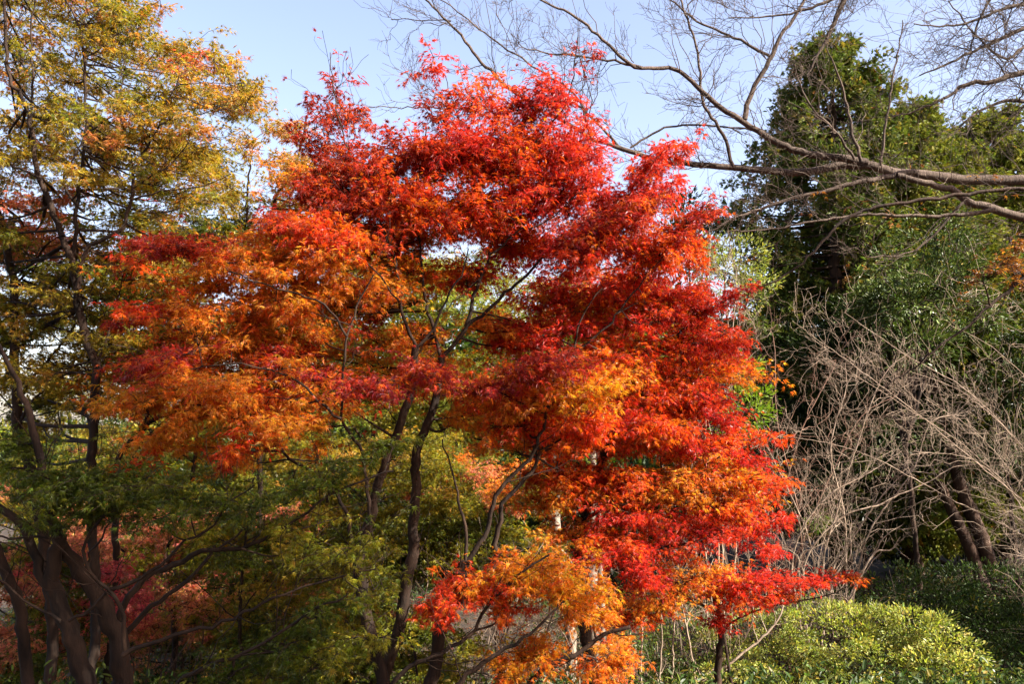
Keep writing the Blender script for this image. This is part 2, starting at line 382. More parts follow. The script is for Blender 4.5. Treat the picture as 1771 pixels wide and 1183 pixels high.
A.limb([(690, 520), (650, 470), (600, 430), (540, 415)], 6.3, 3, 1.5)
A.limb([(640, 900), (629, 793), (612, 759), (591, 725), (595, 630), (600, 583), (619, 525), (646, 475)], 6.1, 6, 2.5)
A.limb([(600, 583), (568, 535), (534, 515), (480, 500), (400, 470), (320, 440)], 5.9, 4, 1.5)
A.limb([(591, 725), (560, 700), (520, 665), (470, 640), (400, 630), (300, 640), (215, 640)], 5.8, 5, 1.2)
A.limb([(482, 770), (440, 740), (380, 715), (320, 700), (250, 760), (215, 820)], 5.9, 3.5, 1.2)
A.limb([(744, 1190), (761, 1088), (780, 1050), (795, 1020), (805, 973)], 6.5, 15, 11, 'trunk', root=True)
A.limb([(805, 975), (825, 945), (842, 918), (856, 861), (890, 817), (920, 790), (937, 740), (947, 705), (960, 650), (991, 613)], 6.7, 8, 4)
A.limb([(805, 973), (805, 918), (795, 870), (791, 851), (778, 803), (765, 760)], 6.6, 6, 2)
A.limb([(780, 1050), (835, 1010), (856, 973), (859, 935), (866, 895), (873, 868), (920, 815), (935, 780)], 6.9, 11, 5)
A.limb([(991, 615), (998, 576), (1015, 535), (1042, 498)], 6.9, 4, 1.5)
A.limb([(991, 613), (1029, 583), (1056, 556), (1100, 500), (1150, 440)], 6.9, 4, 1.5)
A.limb([(676, 1190), (717, 1149), (744, 1139), (805, 1105), (832, 1068), (856, 1034), (900, 993), (950, 960)], 6.2, 8, 3, root=True)
A.limb([(785, 1190), (812, 1162), (859, 1135), (900, 1108), (937, 1078), (975, 1040)], 6.1, 9, 3, root=True)
A.limb([(890, 1200), (940, 1159), (991, 1135), (1042, 1101), (1090, 1085)], 6.3, 9, 6, root=True)
A.limb([(690, 1088), (715, 1120), (722, 1170)], 6.7, 4, 3)
for t in [ # px, py, d, rx, ry, rz, tilt, density, palette
    (600, 365, 6.6, 80, 30, .4, 0, .9, DRED), (545, 340, 6.6, 50, 40, .4, 10, .8, DRED), (510, 395, 6.3, 80, 26, .4, 0, .9, CRIM), (660, 395, 6.6, 80, 30, .4, 0, .9, ORR), (400, 590, 5.9, 120, 26, .5, 0, .8, ORA), (330, 545, 6.0, 90, 24, .4, 5, .8, ORA),
    (580, 155, 7, 50, 40, .35, 60, .6, DRED), (560, 215, 6.9, 72, 45, .4, 30, .8, DRED), (615, 200, 7, 40, 70, .3, 60, .7, DRED), (600, 280, 6.9, 65, 45, .4, 10, .9, DRED), (535, 250, 6.9, 40, 30, .3, 0, .7, DRED),
    (745, 120, 7.1, 45, 55, .3, 80, .35, RED), (770, 200, 7.1, 60, 50, .4, 20, .6, DRED), (830, 170, 7.1, 70, 60, .4, 20, .7, ORR), (900, 190, 7.1, 90, 60, .4, 20, .8, RED), (965, 170, 7.0, 60, 60, .4, 40, .7, RED), (1015, 90, 7.0, 22, 75, .3, 10, .16, DRED),
    (650, 300, 6.9, 60, 32, .4, 10, .9, DRED), (720, 275, 6.9, 80, 40, .4, 10, 1, DRED), (800, 265, 7, 110, 60, .5, 5, 1, RED), (900, 270, 7.1, 110, 60, .5, 10, 1, ORR), (985, 265, 7.1, 80, 60, .5, 10, 1, RED), (1010, 330, 7.0, 70, 40, .4, 10, .7, RED),
    (615, 330, 6.7, 90, 42, .5, -5, 1, DRED), (700, 355, 6.8, 120, 50, .5, 0, 1, ORR), (810, 365, 6.9, 120, 60, .5, 5, 1, ORR), (930, 345, 7.0, 100, 60, .5, 10, 1, RED), (1130, 290, 6.9, 75, 30, .35, 35, .8, RED), (1185, 262, 6.9, 30, 20, .25, 35, .5, RED),
    (1100, 350, 7, 100, 45, .5, 15, 1, RED), (1190, 385, 7, 65, 30, .4, 20, .8, CRIM), (1140, 440, 7.2, 95, 60, .5, 5, 1, ORR), (1040, 400, 6.8, 110, 45, .5, 25, 1, CRIM), (1000, 440, 6.8, 90, 45, .5, 25, 1, RED),
    (330, 430, 5.9, 110, 20, .45, -6, .9, DRED), (265, 425, 5.9, 50, 14, .3, -8, .8, DRED), (450, 450, 6, 130, 32, .5, -4, 1, ORA), (385, 490, 5.9, 105, 28, .45, 0, 1, ORA), (560, 415, 6.3, 120, 40, .5, -3, 1, ORR), (480, 530, 5.9, 115, 36, .5, 4, 1, ORA), (250, 540, 5.9, 62, 15, .3, 15, 1, ORR), (205, 565, 5.9, 35, 10, .2, 22, .8, CRIM),
    (600, 500, 6.2, 130, 50, .5, 0, 1, ORA), (700, 470, 6.5, 100, 50, .5, 5, 1, YEL), (650, 420, 6.6, 100, 45, .5, 5, 1, ORR), (430, 560, 5.9, 80, 22, .4, 0, .9, ORA), (540, 575, 6, 80, 28, .4, 0, .6, ORA),
    (275, 632, 5.8, 100, 24, .5, 6, 1.1, CRIM), (330, 672, 5.8, 140, 34, .5, 0, 1, ORA), (240, 700, 5.8, 70, 24, .4, 15, .9, ORA), (430, 690, 5.8, 110, 32, .5, 0, 1, ORR), (470, 620, 5.8, 60, 26, .35, 0, 1, CRIM), (535, 652, 5.9, 90, 24, .5, -9, 1, CRIM), (640, 672, 6, 85, 22, .5, 7, 1, CRIM), (735, 648, 6.2, 75, 22, .5, -4, .9, CRIM), (590, 700, 6.1, 100, 20, .4, 0, .8, ORA),
    (290, 755, 5.8, 80, 24, .4, 30, 1, ORA), (240, 810, 5.8, 50, 18, .3, 35, 1, ORR), (420, 780, 5.8, 70, 22, .4, 20, 1, ORR), (480, 740, 5.8, 80, 28, .4, 0, .9, ORA), (350, 720, 5.8, 90, 26, .4, 10, .9, ORA),
    (700, 575, 6.6, 60, 30, .4, 0, .8, ORA), (800, 480, 6.8, 90, 50, .5, 5, .9, ORR), (885, 440, 7, 100, 50, .5, 5, 1, RED), (870, 600, 6.9, 80, 30, .5, 5, .7, RED), (960, 520, 7, 100, 60, .5, 5, 1, RED), (950, 640, 6.5, 100, 30, .5, 6, 1.1, CRIM), (845, 672, 6.5, 75, 24, .4, -5, .9, CRIM), (910, 585, 7, 100, 40, .5, 0, .9, ORR), (880, 690, 6.8, 110, 40, .5, 0, 1, ORA), (985, 680, 6.8, 100, 40, .5, 0, 1, YEL), (900, 740, 6.9, 90, 30, .5, 0, .8, ORR), (1000, 740, 7, 90, 36, .5, 0, 1, ORR),
    (820, 1020, 6.3, 90, 30, .45, 12, 1, ORR), (760, 1055, 6.3, 60, 24, .35, 10, .9, ORR), (900, 990, 6.4, 90, 28, .45, 0, 1, YEL), (975, 1010, 6.5, 90, 38, .45, -5, 1, YEL), (1020, 1055, 6.5, 70, 36, .4, -10, .9, ORA), (930, 1135, 6.4, 65, 36, .4, 0, .9, YEL), (870, 1165, 6.3, 40, 30, .3, 0, .7, YEL), (1050, 1145, 6.6, 60, 40, .4, 0, .8, ORA), (880, 1050, 6.5, 60, 24, .4, 0, .6, ORR)]:
    px, py, d, rx, ry, rz, tl, k, pal = t
    if px < 620: k *= .78
    if 620 < px < 1000 and 380 < py < 640: d += .55; k *= .62
    elif 380 < px <= 620 and 440 < py < 720: d += .45
    elif py < 225: k *= .6 if px > 720 else .5; ry *= 1.1
    else: ry *= 1.25; rz *= 1.2
    A.tier(px, py, d, rx, ry, rz, tl, k * math.pi * rx * ry * .066, pal, .058)
def palA(px, py):
    px = px + rng.normal(0, 60)
    if py < 300: return DRED if rng.random() < .5 else RED
    k = .8 - (px - 560) / 700 + (py - 350) / 1500
    q = rng.random()
    return (ORA if rng.random() < .7 else YEL) if q < k * .75 else (ORR if q < k * .75 + .3 else RED)
A.fill([(560, 300), (720, 250), (900, 220), (1040, 270), (1180, 400), (1200, 540), (1040, 720), (850, 720), (640, 600), (520, 560), (420, 520), (430, 450)], (7.1, 8.2), 46, (60, 105), (20, 36), .5, 110, palA, .058, mind=.4)
A.fill([(700, 560), (1000, 560), (1040, 760), (900, 800), (800, 730), (700, 720)], (7.0, 8.0), 16, (60, 95), (18, 30), .5, 110, palA, .058, mind=.4)
A.fill([(520, 300), (740, 340), (720, 560), (640, 640), (300, 640), (250, 440), (450, 430)], (6.9, 7.9), 30, (60, 100), (22, 36), .5, 85, lambda x, y: [ORA, ORR, CRIM, YEL][rng.choice(4, p=[.55, .22, .05, .18])], .058, mind=.4)
A.fill([(230, 430), (420, 400), (600, 400), (620, 560), (560, 780), (420, 800), (230, 830), (300, 740), (200, 690), (180, 630), (330, 600)], (5.9, 7.4), 40, (60, 105), (18, 34), .5, 85, lambda x, y: [ORA, ORR, CRIM, YEL][rng.choice(4, p=[.58, .17, .1, .15])], .058, (-6, 24), mind=.4)
A.done()

# ================================================================== SCARLET MAPLE on the right of it, and the small one below
B = Tree('maple_tree', 'scarlet and orange layered maple just right of the big dark-stemmed maple, before the bare shrubs', 'tree', base_of(1030, 8.0), 'maples', BM, LM, MAPLE7)
B.limb([(1030, 1190), (1010, 1080), (1000, 980), (1010, 900), (1040, 800), (1060, 700)], 8, 14, 8, 'trunk', root=True)
B.limb([(1010, 900), (1080, 860), (1150, 830), (1230, 800)], 7.9, 7, 3)
B.limb([(1000, 980), (1080, 960), (1160, 945), (1260, 930), (1340, 915)], 7.8, 7, 2.5)
B.limb([(1060, 700), (1110, 640), (1160, 590), (1220, 540), (1280, 505)], 7.8, 5, 1.5)
B.limb([(1055, 720), (1070, 620), (1090, 540), (1120, 470)], 8, 5, 1.5)
B.limb([(1050, 760), (1130, 720), (1200, 690)], 7.8, 4, 1.5)
for t in [(1060, 520, 7.8, 110, 60, .6, 5, 1, ORR), (1150, 520, 7.9, 100, 60, .6, 5, 1, RED), (1215, 540, 7.8, 70, 28, .4, 22, 1, RED), (1275, 508, 7.7, 60, 12, .3, 22, .9, RED), (1180, 600, 7.9, 100, 50, .6, 5, 1, ORR), (1250, 600, 7.8, 55, 20, .4, 0, .9, RED), (1090, 610, 7.7, 110, 50, .6, 0, 1, ORR), (1045, 645, 7.4, 100, 36, .5, 0, 1, ORA), (1130, 685, 7.6, 110, 42, .6, 0, 1, ORR), (1205, 680, 7.7, 80, 40, .5, 0, 1, RED), (1240, 725, 7.6, 60, 20, .4, 0, 1, RED), (1120, 750, 7.6, 130, 30, .6, 0, 1, ORR), (1060, 720, 7.4, 80, 30, .5, 0, 1, RED),
          (1220, 775, 7.5, 90, 26, .5, 0, 1, RED), (1295, 795, 7.4, 70, 14, .35, -10, 1, RED), (1160, 850, 7.6, 150, 46, .6, 0, 1, ORA), (1060, 830, 7.6, 110, 48, .6, 0, 1, ORR), (970, 825, 7.6, 90, 38, .5, 0, 1, ORR), (945, 870, 7.6, 80, 36, .5, 0, .9, ORA), (1090, 900, 7.4, 120, 40, .6, 0, 1, RED), (1240, 880, 7.5, 110, 22, .5, 0, 1, ORR), (1330, 905, 7.4, 75, 17, .35, 8, 1, RED), (1325, 950, 7.4, 55, 22, .35, -15, .9, RED), (1230, 925, 7.5, 100, 22, .5, 0, .9, RED), (1070, 960, 7.3, 100, 42, .5, 0, 1, RED), (1000, 925, 7.5, 90, 34, .5, 0, 1, ORA), (1110, 1000, 7.3, 60, 40, .4, -20, .9, RED), (1270, 830, 7.6, 70, 28, .4, 0, .9, YEL)]:
    px, py, d, rx, ry, rz, tl, k, pal = t
    B.tier(px, py, d, rx, ry, rz, tl, k * math.pi * rx * ry * .055, pal, .058)
B.fill([(960, 480), (1200, 480), (1260, 600), (1260, 740), (1310, 800), (1300, 920), (1100, 960), (950, 900), (930, 760), (980, 640)], (7.4, 8.6), 46, (70, 115), (20, 34), .6, 190, lambda x, y: [ORR, RED, ORA][rng.choice(3, p=[.45, .3, .25])], .058, mind=.4)
B.done()

C = Tree('maple_tree', 'small low red-tipped maple on one thin trunk, reaching over the rounded green bush', 'tree', base_of(1243, 8.6), 'maples', BM, LM, MAPLE7)
C.limb([(1242, 1190), (1243, 1140), (1247, 1095), (1240, 1040), (1225, 1010)], 8.6, 8, 5, 'trunk', root=True)
C.limb([(1246, 1100), (1262, 1080), (1282, 1068), (1330, 1050), (1374, 1042), (1425, 1033), (1469, 1014)], 8.5, 4, 1.5)
C.limb([(1240, 1060), (1190, 1040), (1150, 1035)], 8.5, 4, 2)
for t in [(1190, 1005, 8.5, 120, 26, .6, 8, 1, ORA), (1250, 1010, 8.5, 100, 26, .5, 0, 1, ORR), (1330, 1005, 8.4, 110, 22, .5, 0, 1.1, RED), (1400, 1005, 8.4, 80, 14, .35, 2, 1.1, RED), (1470, 1003, 8.4, 50, 10, .3, 3, 1.2, CRIM), (1280, 1040, 8.5, 100, 26, .5, 0, 1, ORR), (1150, 1045, 8.4, 90, 36, .5, 0, 1, ORA), (1240, 1080, 8.4, 42, 26, .3, 0, .9, RED), (1090, 1065, 8.4, 70, 46, .5, 0, .9, ORR), (1340, 1030, 8.4, 60, 14, .4, 0, .8, ORR)]:
    px, py, d, rx, ry, rz, tl, k, pal = t
    C.tier(px, py, d, rx, ry, rz, tl, k * math.pi * rx * ry * .06, pal, .056)
C.done()

# ================================================================== LEFT MAPLES
E = Tree('maple_tree', 'spreading green-leaved maple with thick twisting trunks in the lower left corner', 'tree', base_of(165, 5.2), 'maples', BM, LG, MAPLE7)
d = 5.2
E.rk = .72
E.limb([(207, 1200), (206, 1150), (203, 1105), (176, 1047), (146, 1000), (119, 963), (103, 935), (85, 880), (72, 815), (58, 740), (40, 680), (10, 620), (-40, 560)], d, 26, 3, 'trunk', root=True, jit=.008)
E.limb([(150, 1200), (140, 1150), (119, 1088), (91, 1020), (87, 990), (98, 945), (105, 925)], 5.1, 24, 14, 'trunk', root=True, jit=.008)
E.limb([(91, 1020), (71, 993), (51, 935), (38, 905), (5, 885), (-60, 850)], 5.1, 13, 8, 'trunk')
E.limb([(105, 930), (60, 930), (20, 930), (-40, 925)], 5.0, 5, 3)
E.limb([(54, 1200), (37, 1071), (14, 1003), (-4, 955), (-30, 900)], 5.4, 15, 11, 'trunk', root=True)
E.limb([(212, 1135), (244, 1118), (305, 1098), (373, 1081), (434, 1054), (491, 1027), (576, 1003), (650, 985)], 4.9, 9, 2.5)
E.limb([(206, 1110), (220, 1095), (257, 1054), (288, 1034), (325, 1003), (356, 973), (372, 945)], 5.3, 11, 5)
E.limb([(203, 1080), (210, 1051), (237, 1017), (278, 986), (315, 973), (339, 959), (376, 951), (417, 949), (451, 935), (491, 912), (529, 888), (600, 841), (680, 815)], 5.3, 13, 3)
E.limb([(217, 1130), (213, 1071), (197, 1027), (190, 1020), (169, 1007), (152, 986), (141, 946), (152, 925), (175, 900), (190, 878), (200, 850)], 5.0, 8, 4)
E.limb([(190, 1020), (237, 1003), (281, 976), (322, 939), (373, 908), (393, 871), (440, 840)], 5.0, 7, 2)
E.limb([(119, 1075), (155, 1055), (180, 1030), (192, 1020)], 5.0, 6, 5)
E.limb([(105, 1075), (80, 1060), (45, 1045), (20, 1020), (-10, 1000)], 4.9, 6, 4)
E.limb([(290, 1200), (356, 1156), (407, 1135), (474, 1101), (542, 1057), (600, 1030)], 4.7, 9, 3, root=True)
E.limb([(376, 951), (410, 925), (440, 900), (500, 870)], 5.3, 5, 2)
E.limb([(417, 949), (460, 960), (520, 950), (580, 930)], 5.2, 4, 1.5)
E.limb([(407, 1135), (470, 1130), (540, 1140), (620, 1150)], 4.7, 4, 1.5)
E.limb([(146, 1000), (155, 960), (175, 930), (190, 905)], 5.5, 6, 3)
for t in [(150, 830, 5.1, 110, 40, .5, 0, 1.1, GRN), (90, 850, 5.2, 90, 40, .5, 0, 1, GRN), (230, 850, 5.0, 120, 40, .5, -4, 1.1, GRN), (330, 865, 5, 110, 30, .5, -4, 1, GRN), (430, 880, 5.1, 110, 26, .5, 5, .9, GRN), (170, 890, 5.1, 100, 26, .45, 0, .9, GRN), (30, 770, 5.3, 60, 34, .4, 0, 1, GRN), (20, 810, 5.2, 60, 24, .4, 0, .8, GRN), (520, 850, 5.3, 110, 24, .5, 12, .8, GRN), (600, 800, 5.5, 90, 24, .5, 10, .8, GRN), (680, 770, 5.9, 70, 24, .4, 0, .9, GRN), (500, 920, 5.3, 110, 24, .5, 8, .8, YGR), (590, 960, 5.1, 110, 26, .5, 4, .8, YGR),
          (560, 1060, 4.9, 100, 24, .5, 18, .8, GRN), (600, 1120, 4.8, 120, 26, .5, 6, .8, YGR), (480, 1120, 4.8, 110, 26, .5, 10, .9, GRN), (400, 1170, 4.7, 110, 24, .5, 6, .9, GRN), (520, 1170, 4.7, 120, 20, .5, 0, .9, GRN), (640, 1020, 5.1, 80, 22, .4, 10, .8, YGR), (70, 900, 5.0, 60, 14, .4, 0, .5, GRN), (280, 900, 5.0, 90, 18, .4, 10, .7, GRN)]:
    px, py, d, rx, ry, rz, tl, k, pal = t
    E.tier(px, py, d, rx, ry, rz, tl, k * math.pi * rx * ry * .034, pal, .052)
E.done()

G1 = Tree('maple_tree', 'tall olive and yellow maple with a slender curving trunk and orange top, on the left', 'tree', base_of(160, 6.6), 'maples', BM, LO, MAPLE7)
d = 6.6
G1.limb([(165, 1100), (160, 900), (159, 796), (163, 739), (166, 637), (149, 586), (136, 536), (132, 491), (125, 451), (108, 410)], d, 11, 7, 'trunk', root=True)
G1.limb([(108, 410), (102, 390), (85, 346), (68, 308), (58, 254), (51, 203), (35, 165), (17, 136), (10, 60), (5, -60)], d, 7, 3, 'trunk')
G1.limb([(53, 205), (55, 160), (56, 119), (51, 58), (60, 0), (70, -60)], d, 4, 2)
G1.limb([(126, 455), (131, 400), (132, 373), (139, 315), (146, 257), (147, 190), (147, 102), (136, 44), (115, 0), (95, -50)], 6.7, 7, 2.5)
G1.limb([(134, 500), (149, 434), (175, 415), (207, 400), (220, 369), (230, 325), (230, 298), (251, 258), (278, 213), (285, 186), (310, 130)], 6.4, 8, 2)
G1.limb([(230, 325), (264, 305), (300, 280), (330, 240)], 6.3, 3.5, 1.5)
G1.limb([(276, 215), (310, 205), (339, 200), (400, 180)], 6.3, 3, 1.2)
G1.limb([(146, 366), (128, 350), (112, 325), (112, 298), (132, 261), (156, 224), (197, 197), (210, 152), (215, 110)], 6.5, 5, 1.5)
G1.limb([(230, 345), (280, 330), (340, 325), (400, 300)], 6.2, 3.5, 1.2)
G1.limb([(68, 308), (30, 290), (-10, 270), (-60, 250)], 6.5, 4, 2)
G1.limb([(166, 640), (183, 590), (203, 525), (215, 470)], 6.7, 5, 2)
G1.lastpal = OLI
def palG(px, py):
    q = rng.random()
    if py < 130 and q < .16: return PIN
    if px < 130 and 330 < py < 480 and q < .6: return PIN
    if px > 300 and py < 260: return OLO if q < .35 else (OLI if q < .8 else YGR)
    if py > 380: return OLI if q < .65 else (YGR if q < .85 else GRN)
    return OLI if q < .55 else (YGR if q < .88 else OLO)
G1.fill([(-60, -60), (190, -60), (230, 40), (320, 50), (350, 90), (410, 120), (440, 170), (420, 230), (390, 260), (380, 330), (340, 420), (300, 560), (240, 700), (120, 780), (-60, 700)], (6.6, 8.6), 150, (45, 85), (22, 46), .7, 86, palG, .054, (-25, 25), mind=.3)
G1.fill([(180, -40), (330, 50), (440, 160), (400, 250), (300, 330), (120, 330)], (6.2, 7.2), 30, (40, 65), (20, 36), .45, 64, palG, .054, (-25, 25), mind=.35)
G1.done()

G2 = Tree('maple_tree', 'olive-leaved maple at the far left edge with a dark forked trunk and pink-orange outer leaves', 'tree', base_of(60, 7.2), 'maples', BM, LO, MAPLE5)
G2.limb([(90, 1150), (70, 900), (55, 820), (30, 739), (30, 688), (25, 637), (24, 536), (25, 495), (17, 451), (7, 400), (-20, 330)], 7.2, 12, 7, 'trunk', root=True)
G2.limb([(27, 492), (61, 451), (80, 425), (102, 410)], 7.2, 4.5, 3)
G2.limb([(24, 660), (17, 651), (0, 603), (-40, 560)], 7.2, 10, 6)
G2.limb([(31, 695), (58, 651), (91, 613), (129, 563), (150, 530), (170, 480)], 7.1, 5, 2)
G2.limb([(31, 735), (60, 690), (120, 640), (200, 590), (260, 520)], 7.0, 5, 1.5)
G2.fill([(-60, 480), (120, 470), (260, 420), (330, 470), (340, 560), (300, 640), (180, 690), (60, 680), (-60, 640)], (7, 8.6), 38, (45, 80), (16, 30), .6, 110, lambda x, y: OLI if rng.random() < .7 else YGR, .052, mind=.5)
G2.fill([(-60, 380), (100, 370), (130, 430), (60, 470), (-60, 470)], (8.2, 9.4), 9, (50, 80), (18, 30), .6, 150, PIN, .052)
G2.done()

G3 = Tree('maple_tree', 'thin-trunked yellow-olive maple behind, between the tall left maple and the red spire', 'tree', base_of(450, 9.2), 'maples', BM, LO, MAPLE5)
G3.limb([(448, 1050), (450, 800), (452, 620), (455, 500), (464, 400), (478, 339), (505, 302), (522, 247), (530, 200)], 9.2, 6, 2, 'trunk', root=True)
G3.limb([(455, 490), (430, 396), (430, 305), (440, 240)], 9.2, 5, 2)
G3.limb([(455, 500), (400, 440), (350, 390), (300, 360)], 9, 4, 1.5)
G3.fill([(420, 220), (540, 190), (600, 300), (600, 420), (480, 440), (360, 440), (260, 420), (330, 360), (400, 290)], (8.6, 10), 30, (38, 66), (18, 32), .6, 120, lambda x, y: OLI if y > 330 else OLO, .054, mind=.42)
G3.fill([(240, 380), (420, 380), (420, 470), (240, 470)], (8.6, 9.6), 10, (45, 70), (16, 26), .6, 150, GRN, .054)
G3.done()

H1 = Tree('maple_tree', 'olive-green maple with thin slanting branches behind the left maples, under the orange tiers', 'tree', base_of(203, 8.6), 'maples', BM, LO, MAPLE5)
H1.limb([(200, 1050), (200, 900), (203, 800), (237, 756), (264, 729), (339, 695), (400, 650)], 8.4, 8, 3, 'trunk', root=True)
H1.limb([(237, 756), (300, 640), (312, 607), (352, 573), (420, 540)], 8.4, 5, 2)
H1.limb([(339, 695), (380, 640), (430, 600)], 8.4, 3, 1.5)
H1.fill([(130, 430), (330, 440), (420, 520), (380, 620), (160, 620)], (8.6, 10.4), 24, (45, 75), (18, 30), .6, 130, lambda x, y: [OLI, YGR, GRN][rng.choice(3, p=[.5, .3, .2])], .054, mind=.4)
H1.fill([(200, 560), (380, 540), (520, 560), (560, 640), (420, 680), (250, 660)], (8.4, 10), 20, (45, 75), (16, 28), .6, 110, lambda x, y: OLI if rng.random() < .6 else GRN, .054, mind=.4)
H1.done()

# ------------------------------------------------------------------ background maples, each with its own stem
def back_maple(label, bx, d, stems, fills, bark=BM, leaf=LO, name='maple_tree', cat='tree', group='maples behind', tpl=MAPLE5):
    t = Tree(name, label, cat, base_of(bx, d), group, bark, leaf, tpl)
    t.rk = .62
    for k, (tr, r0, r1) in enumerate(stems): t.limb(tr, d, r0, r1, 'trunk' if k == 0 else 'branch', root=(k == 0))
    for f in fills:
        f = list(f); f[2] = int(f[2] * 1.5); f[6] = int(f[6] * 1.35); t.fill(*f, mind=.35)
    t.done(); return t
back_maple('sunlit lime and yellow maple seen through the gaps behind the red maple', 640, 12, [([(640, 1050), (640, 850), (650, 700), (640, 560)], 12, 4), ([(645, 760), (720, 620), (780, 500)], 6, 2), ([(645, 780), (560, 680), (500, 600)], 6, 2)],
    [([(480, 560), (600, 440), (820, 440), (900, 560), (800, 700), (620, 760), (480, 700)], (11.2, 12.8), 30, (45, 75), (22, 36), .8, 170, lambda x, y: LIM if rng.random() < .6 else YGR, .06)])
back_maple('yellow-green maple behind the dark stems, low in the middle of the view', 560, 10.5, [([(560, 1150), (555, 1000), (560, 900), (580, 800)], 8, 3), ([(558, 960), (640, 880), (720, 830)], 4, 2), ([(556, 980), (480, 900), (430, 850)], 4, 2)],
    [([(400, 790), (560, 740), (760, 760), (800, 860), (780, 960), (600, 960), (430, 900)], (9.8, 11.4), 34, (50, 85), (14, 26), .7, 130, lambda x, y: YGR if rng.random() < .75 else OLI, .055)])
back_maple('olive young maple with fine twigs filling the gap right of the twisting trunks', 420, 7.6, [([(420, 1190), (415, 1080), (420, 980), (430, 900)], 6, 3), ([(416, 1060), (480, 980), (560, 930)], 3, 1.5), ([(416, 1080), (340, 1010), (300, 980)], 3, 1.5)],
    [([(330, 900), (460, 880), (640, 900), (690, 1000), (640, 1060), (400, 1060), (300, 1010)], (7.0, 8.2), 18, (45, 80), (10, 18), .5, 90, lambda x, y: [YGR, OLI, GRN][rng.choice(3, p=[.35, .35, .3])], .05)])
back_maple('coral-leaved maple glowing behind the twisting left trunks', 300, 10, [([(300, 1150), (300, 1050), (290, 960), (310, 900)], 9, 3), ([(298, 1040), (370, 960), (420, 920)], 5, 2), ([(298, 1040), (220, 960), (180, 920)], 5, 2)],
    [([(150, 880), (320, 850), (480, 880), (470, 1000), (330, 1050), (180, 1020)], (9.4, 10.8), 30, (45, 75), (15, 26), .6, 120, lambda x, y: COR if rng.random() < .62 else YGR, .052)])
back_maple('low rose, coral and green maple at the bottom left behind the thick trunks', 60, 8.4, [([(60, 1180), (70, 1080), (90, 1000)], 8, 3), ([(66, 1110), (150, 1040), (200, 1000)], 4, 2)],
    [([(-40, 960), (100, 930), (200, 990), (290, 1080), (220, 1120), (60, 1080), (-40, 1060)], (8, 9), 22, (40, 70), (14, 26), .5, 120, lambda x, y: [ROS, COR, YGR, GRN][rng.choice(4, p=[.3, .25, .3, .15])], .05),
     ([(-40, 1080), (120, 1090), (160, 1190), (-40, 1190)], (7.6, 8.6), 9, (45, 70), (16, 26), .5, 120, lambda x, y: COR if rng.random() < .6 else GRN, .05)])
back_maple('pale tan and orange maple along the slope behind the lowest left branches', 480, 9.2, [([(480, 1190), (470, 1120), (480, 1060)], 6, 3), ([(474, 1100), (560, 1050), (620, 1030)], 3, 2)],
    [([(330, 1050), (480, 1010), (640, 990), (680, 1050), (560, 1090), (380, 1100)], (8.8, 9.8), 20, (45, 75), (12, 22), .5, 110, lambda x, y: [('e2a070', 3), ('d88c6c', 2), ('d8b050', 2)] if rng.random() < .7 else YGR, .048)])
back_maple('yellow-green maple spreading low at the bottom, left of the tangled thicket', 640, 8.2, [([(640, 1190), (630, 1140), (640, 1100)], 6, 3), ([(636, 1150), (720, 1100), (780, 1060)], 3, 2), ([(636, 1160), (520, 1120), (450, 1100)], 3, 2)],
    [([(420, 1090), (600, 1060), (760, 1050), (820, 1120), (780, 1190), (420, 1190)], (7.6, 8.8), 26, (50, 80), (14, 24), .5, 120, lambda x, y: YGR if rng.random() < .65 else GRN, .048)])
back_maple('mixed green and orange maple deep behind the red maple stems, above the thicket', 760, 10.8, [([(770, 1080), (770, 960), (780, 880), (800, 800)], 8, 3), ([(772, 940), (840, 880), (900, 850)], 4, 2)],
    [([(690, 830), (800, 790), (920, 800), (960, 880), (860, 900), (720, 880)], (10, 11.4), 14, (45, 75), (14, 24), .6, 100, lambda x, y: [YGR, GRN, COR, ORA][rng.choice(4, p=[.4, .25, .2, .15])], .05)])
back_maple('yellow-green maple in the middle distance behind the forked left trunks', 330, 13, [([(330, 1000), (330, 850), (340, 760), (330, 650)], 8, 3), ([(335, 800), (250, 740), (180, 700)], 4, 2)],
    [([(130, 560), (340, 600), (420, 740), (330, 800), (160, 790), (60, 760), (60, 700)], (12, 14), 24, (45, 75), (16, 26), .8, 100, lambda x, y: YGR if rng.random() < .6 else OLI, .055)])
back_maple('deep green maple low behind the orange maple, right of the dark stems', 860, 11.5, [([(860, 1120), (850, 1000), (840, 900)], 7, 3)],
    [([(640, 900), (780, 880), (900, 890), (960, 960), (840, 1010), (680, 1010)], (10.8, 12.2), 22, (45, 75), (18, 28), .7, 140, lambda x, y: GRN if rng.random() < .65 else YGR, .055)])

back_maple('olive and yellow maple wall of leaves far behind the dark stems', 500, 14, [([(500, 1050), (500, 900), (520, 760)], 9, 3), ([(505, 900), (400, 800), (330, 740)], 5, 2), ([(505, 900), (620, 820), (700, 760)], 5, 2)],
    [([(260, 720), (480, 680), (760, 720), (840, 800), (840, 980), (640, 1040), (300, 960)], (13, 15), 52, (50, 85), (18, 30), 1.0, 120, lambda x, y: [YGR, OLI, LIM, GRN][rng.choice(4, p=[.4, .3, .15, .15])], .062)])
back_maple('mixed green and gold maple at the far left behind the forked trunks', 80, 13, [([(80, 1100), (80, 950), (90, 850)], 9, 3), ([(84, 960), (180, 880), (230, 830)], 5, 2)],
    [([(-60, 740), (80, 760), (240, 780), (280, 900), (180, 980), (-60, 960)], (12, 14), 30, (50, 85), (18, 30), .9, 120, lambda x, y: [YGR, OLI, COR, GRN][rng.choice(4, p=[.35, .3, .15, .2])], .06)])
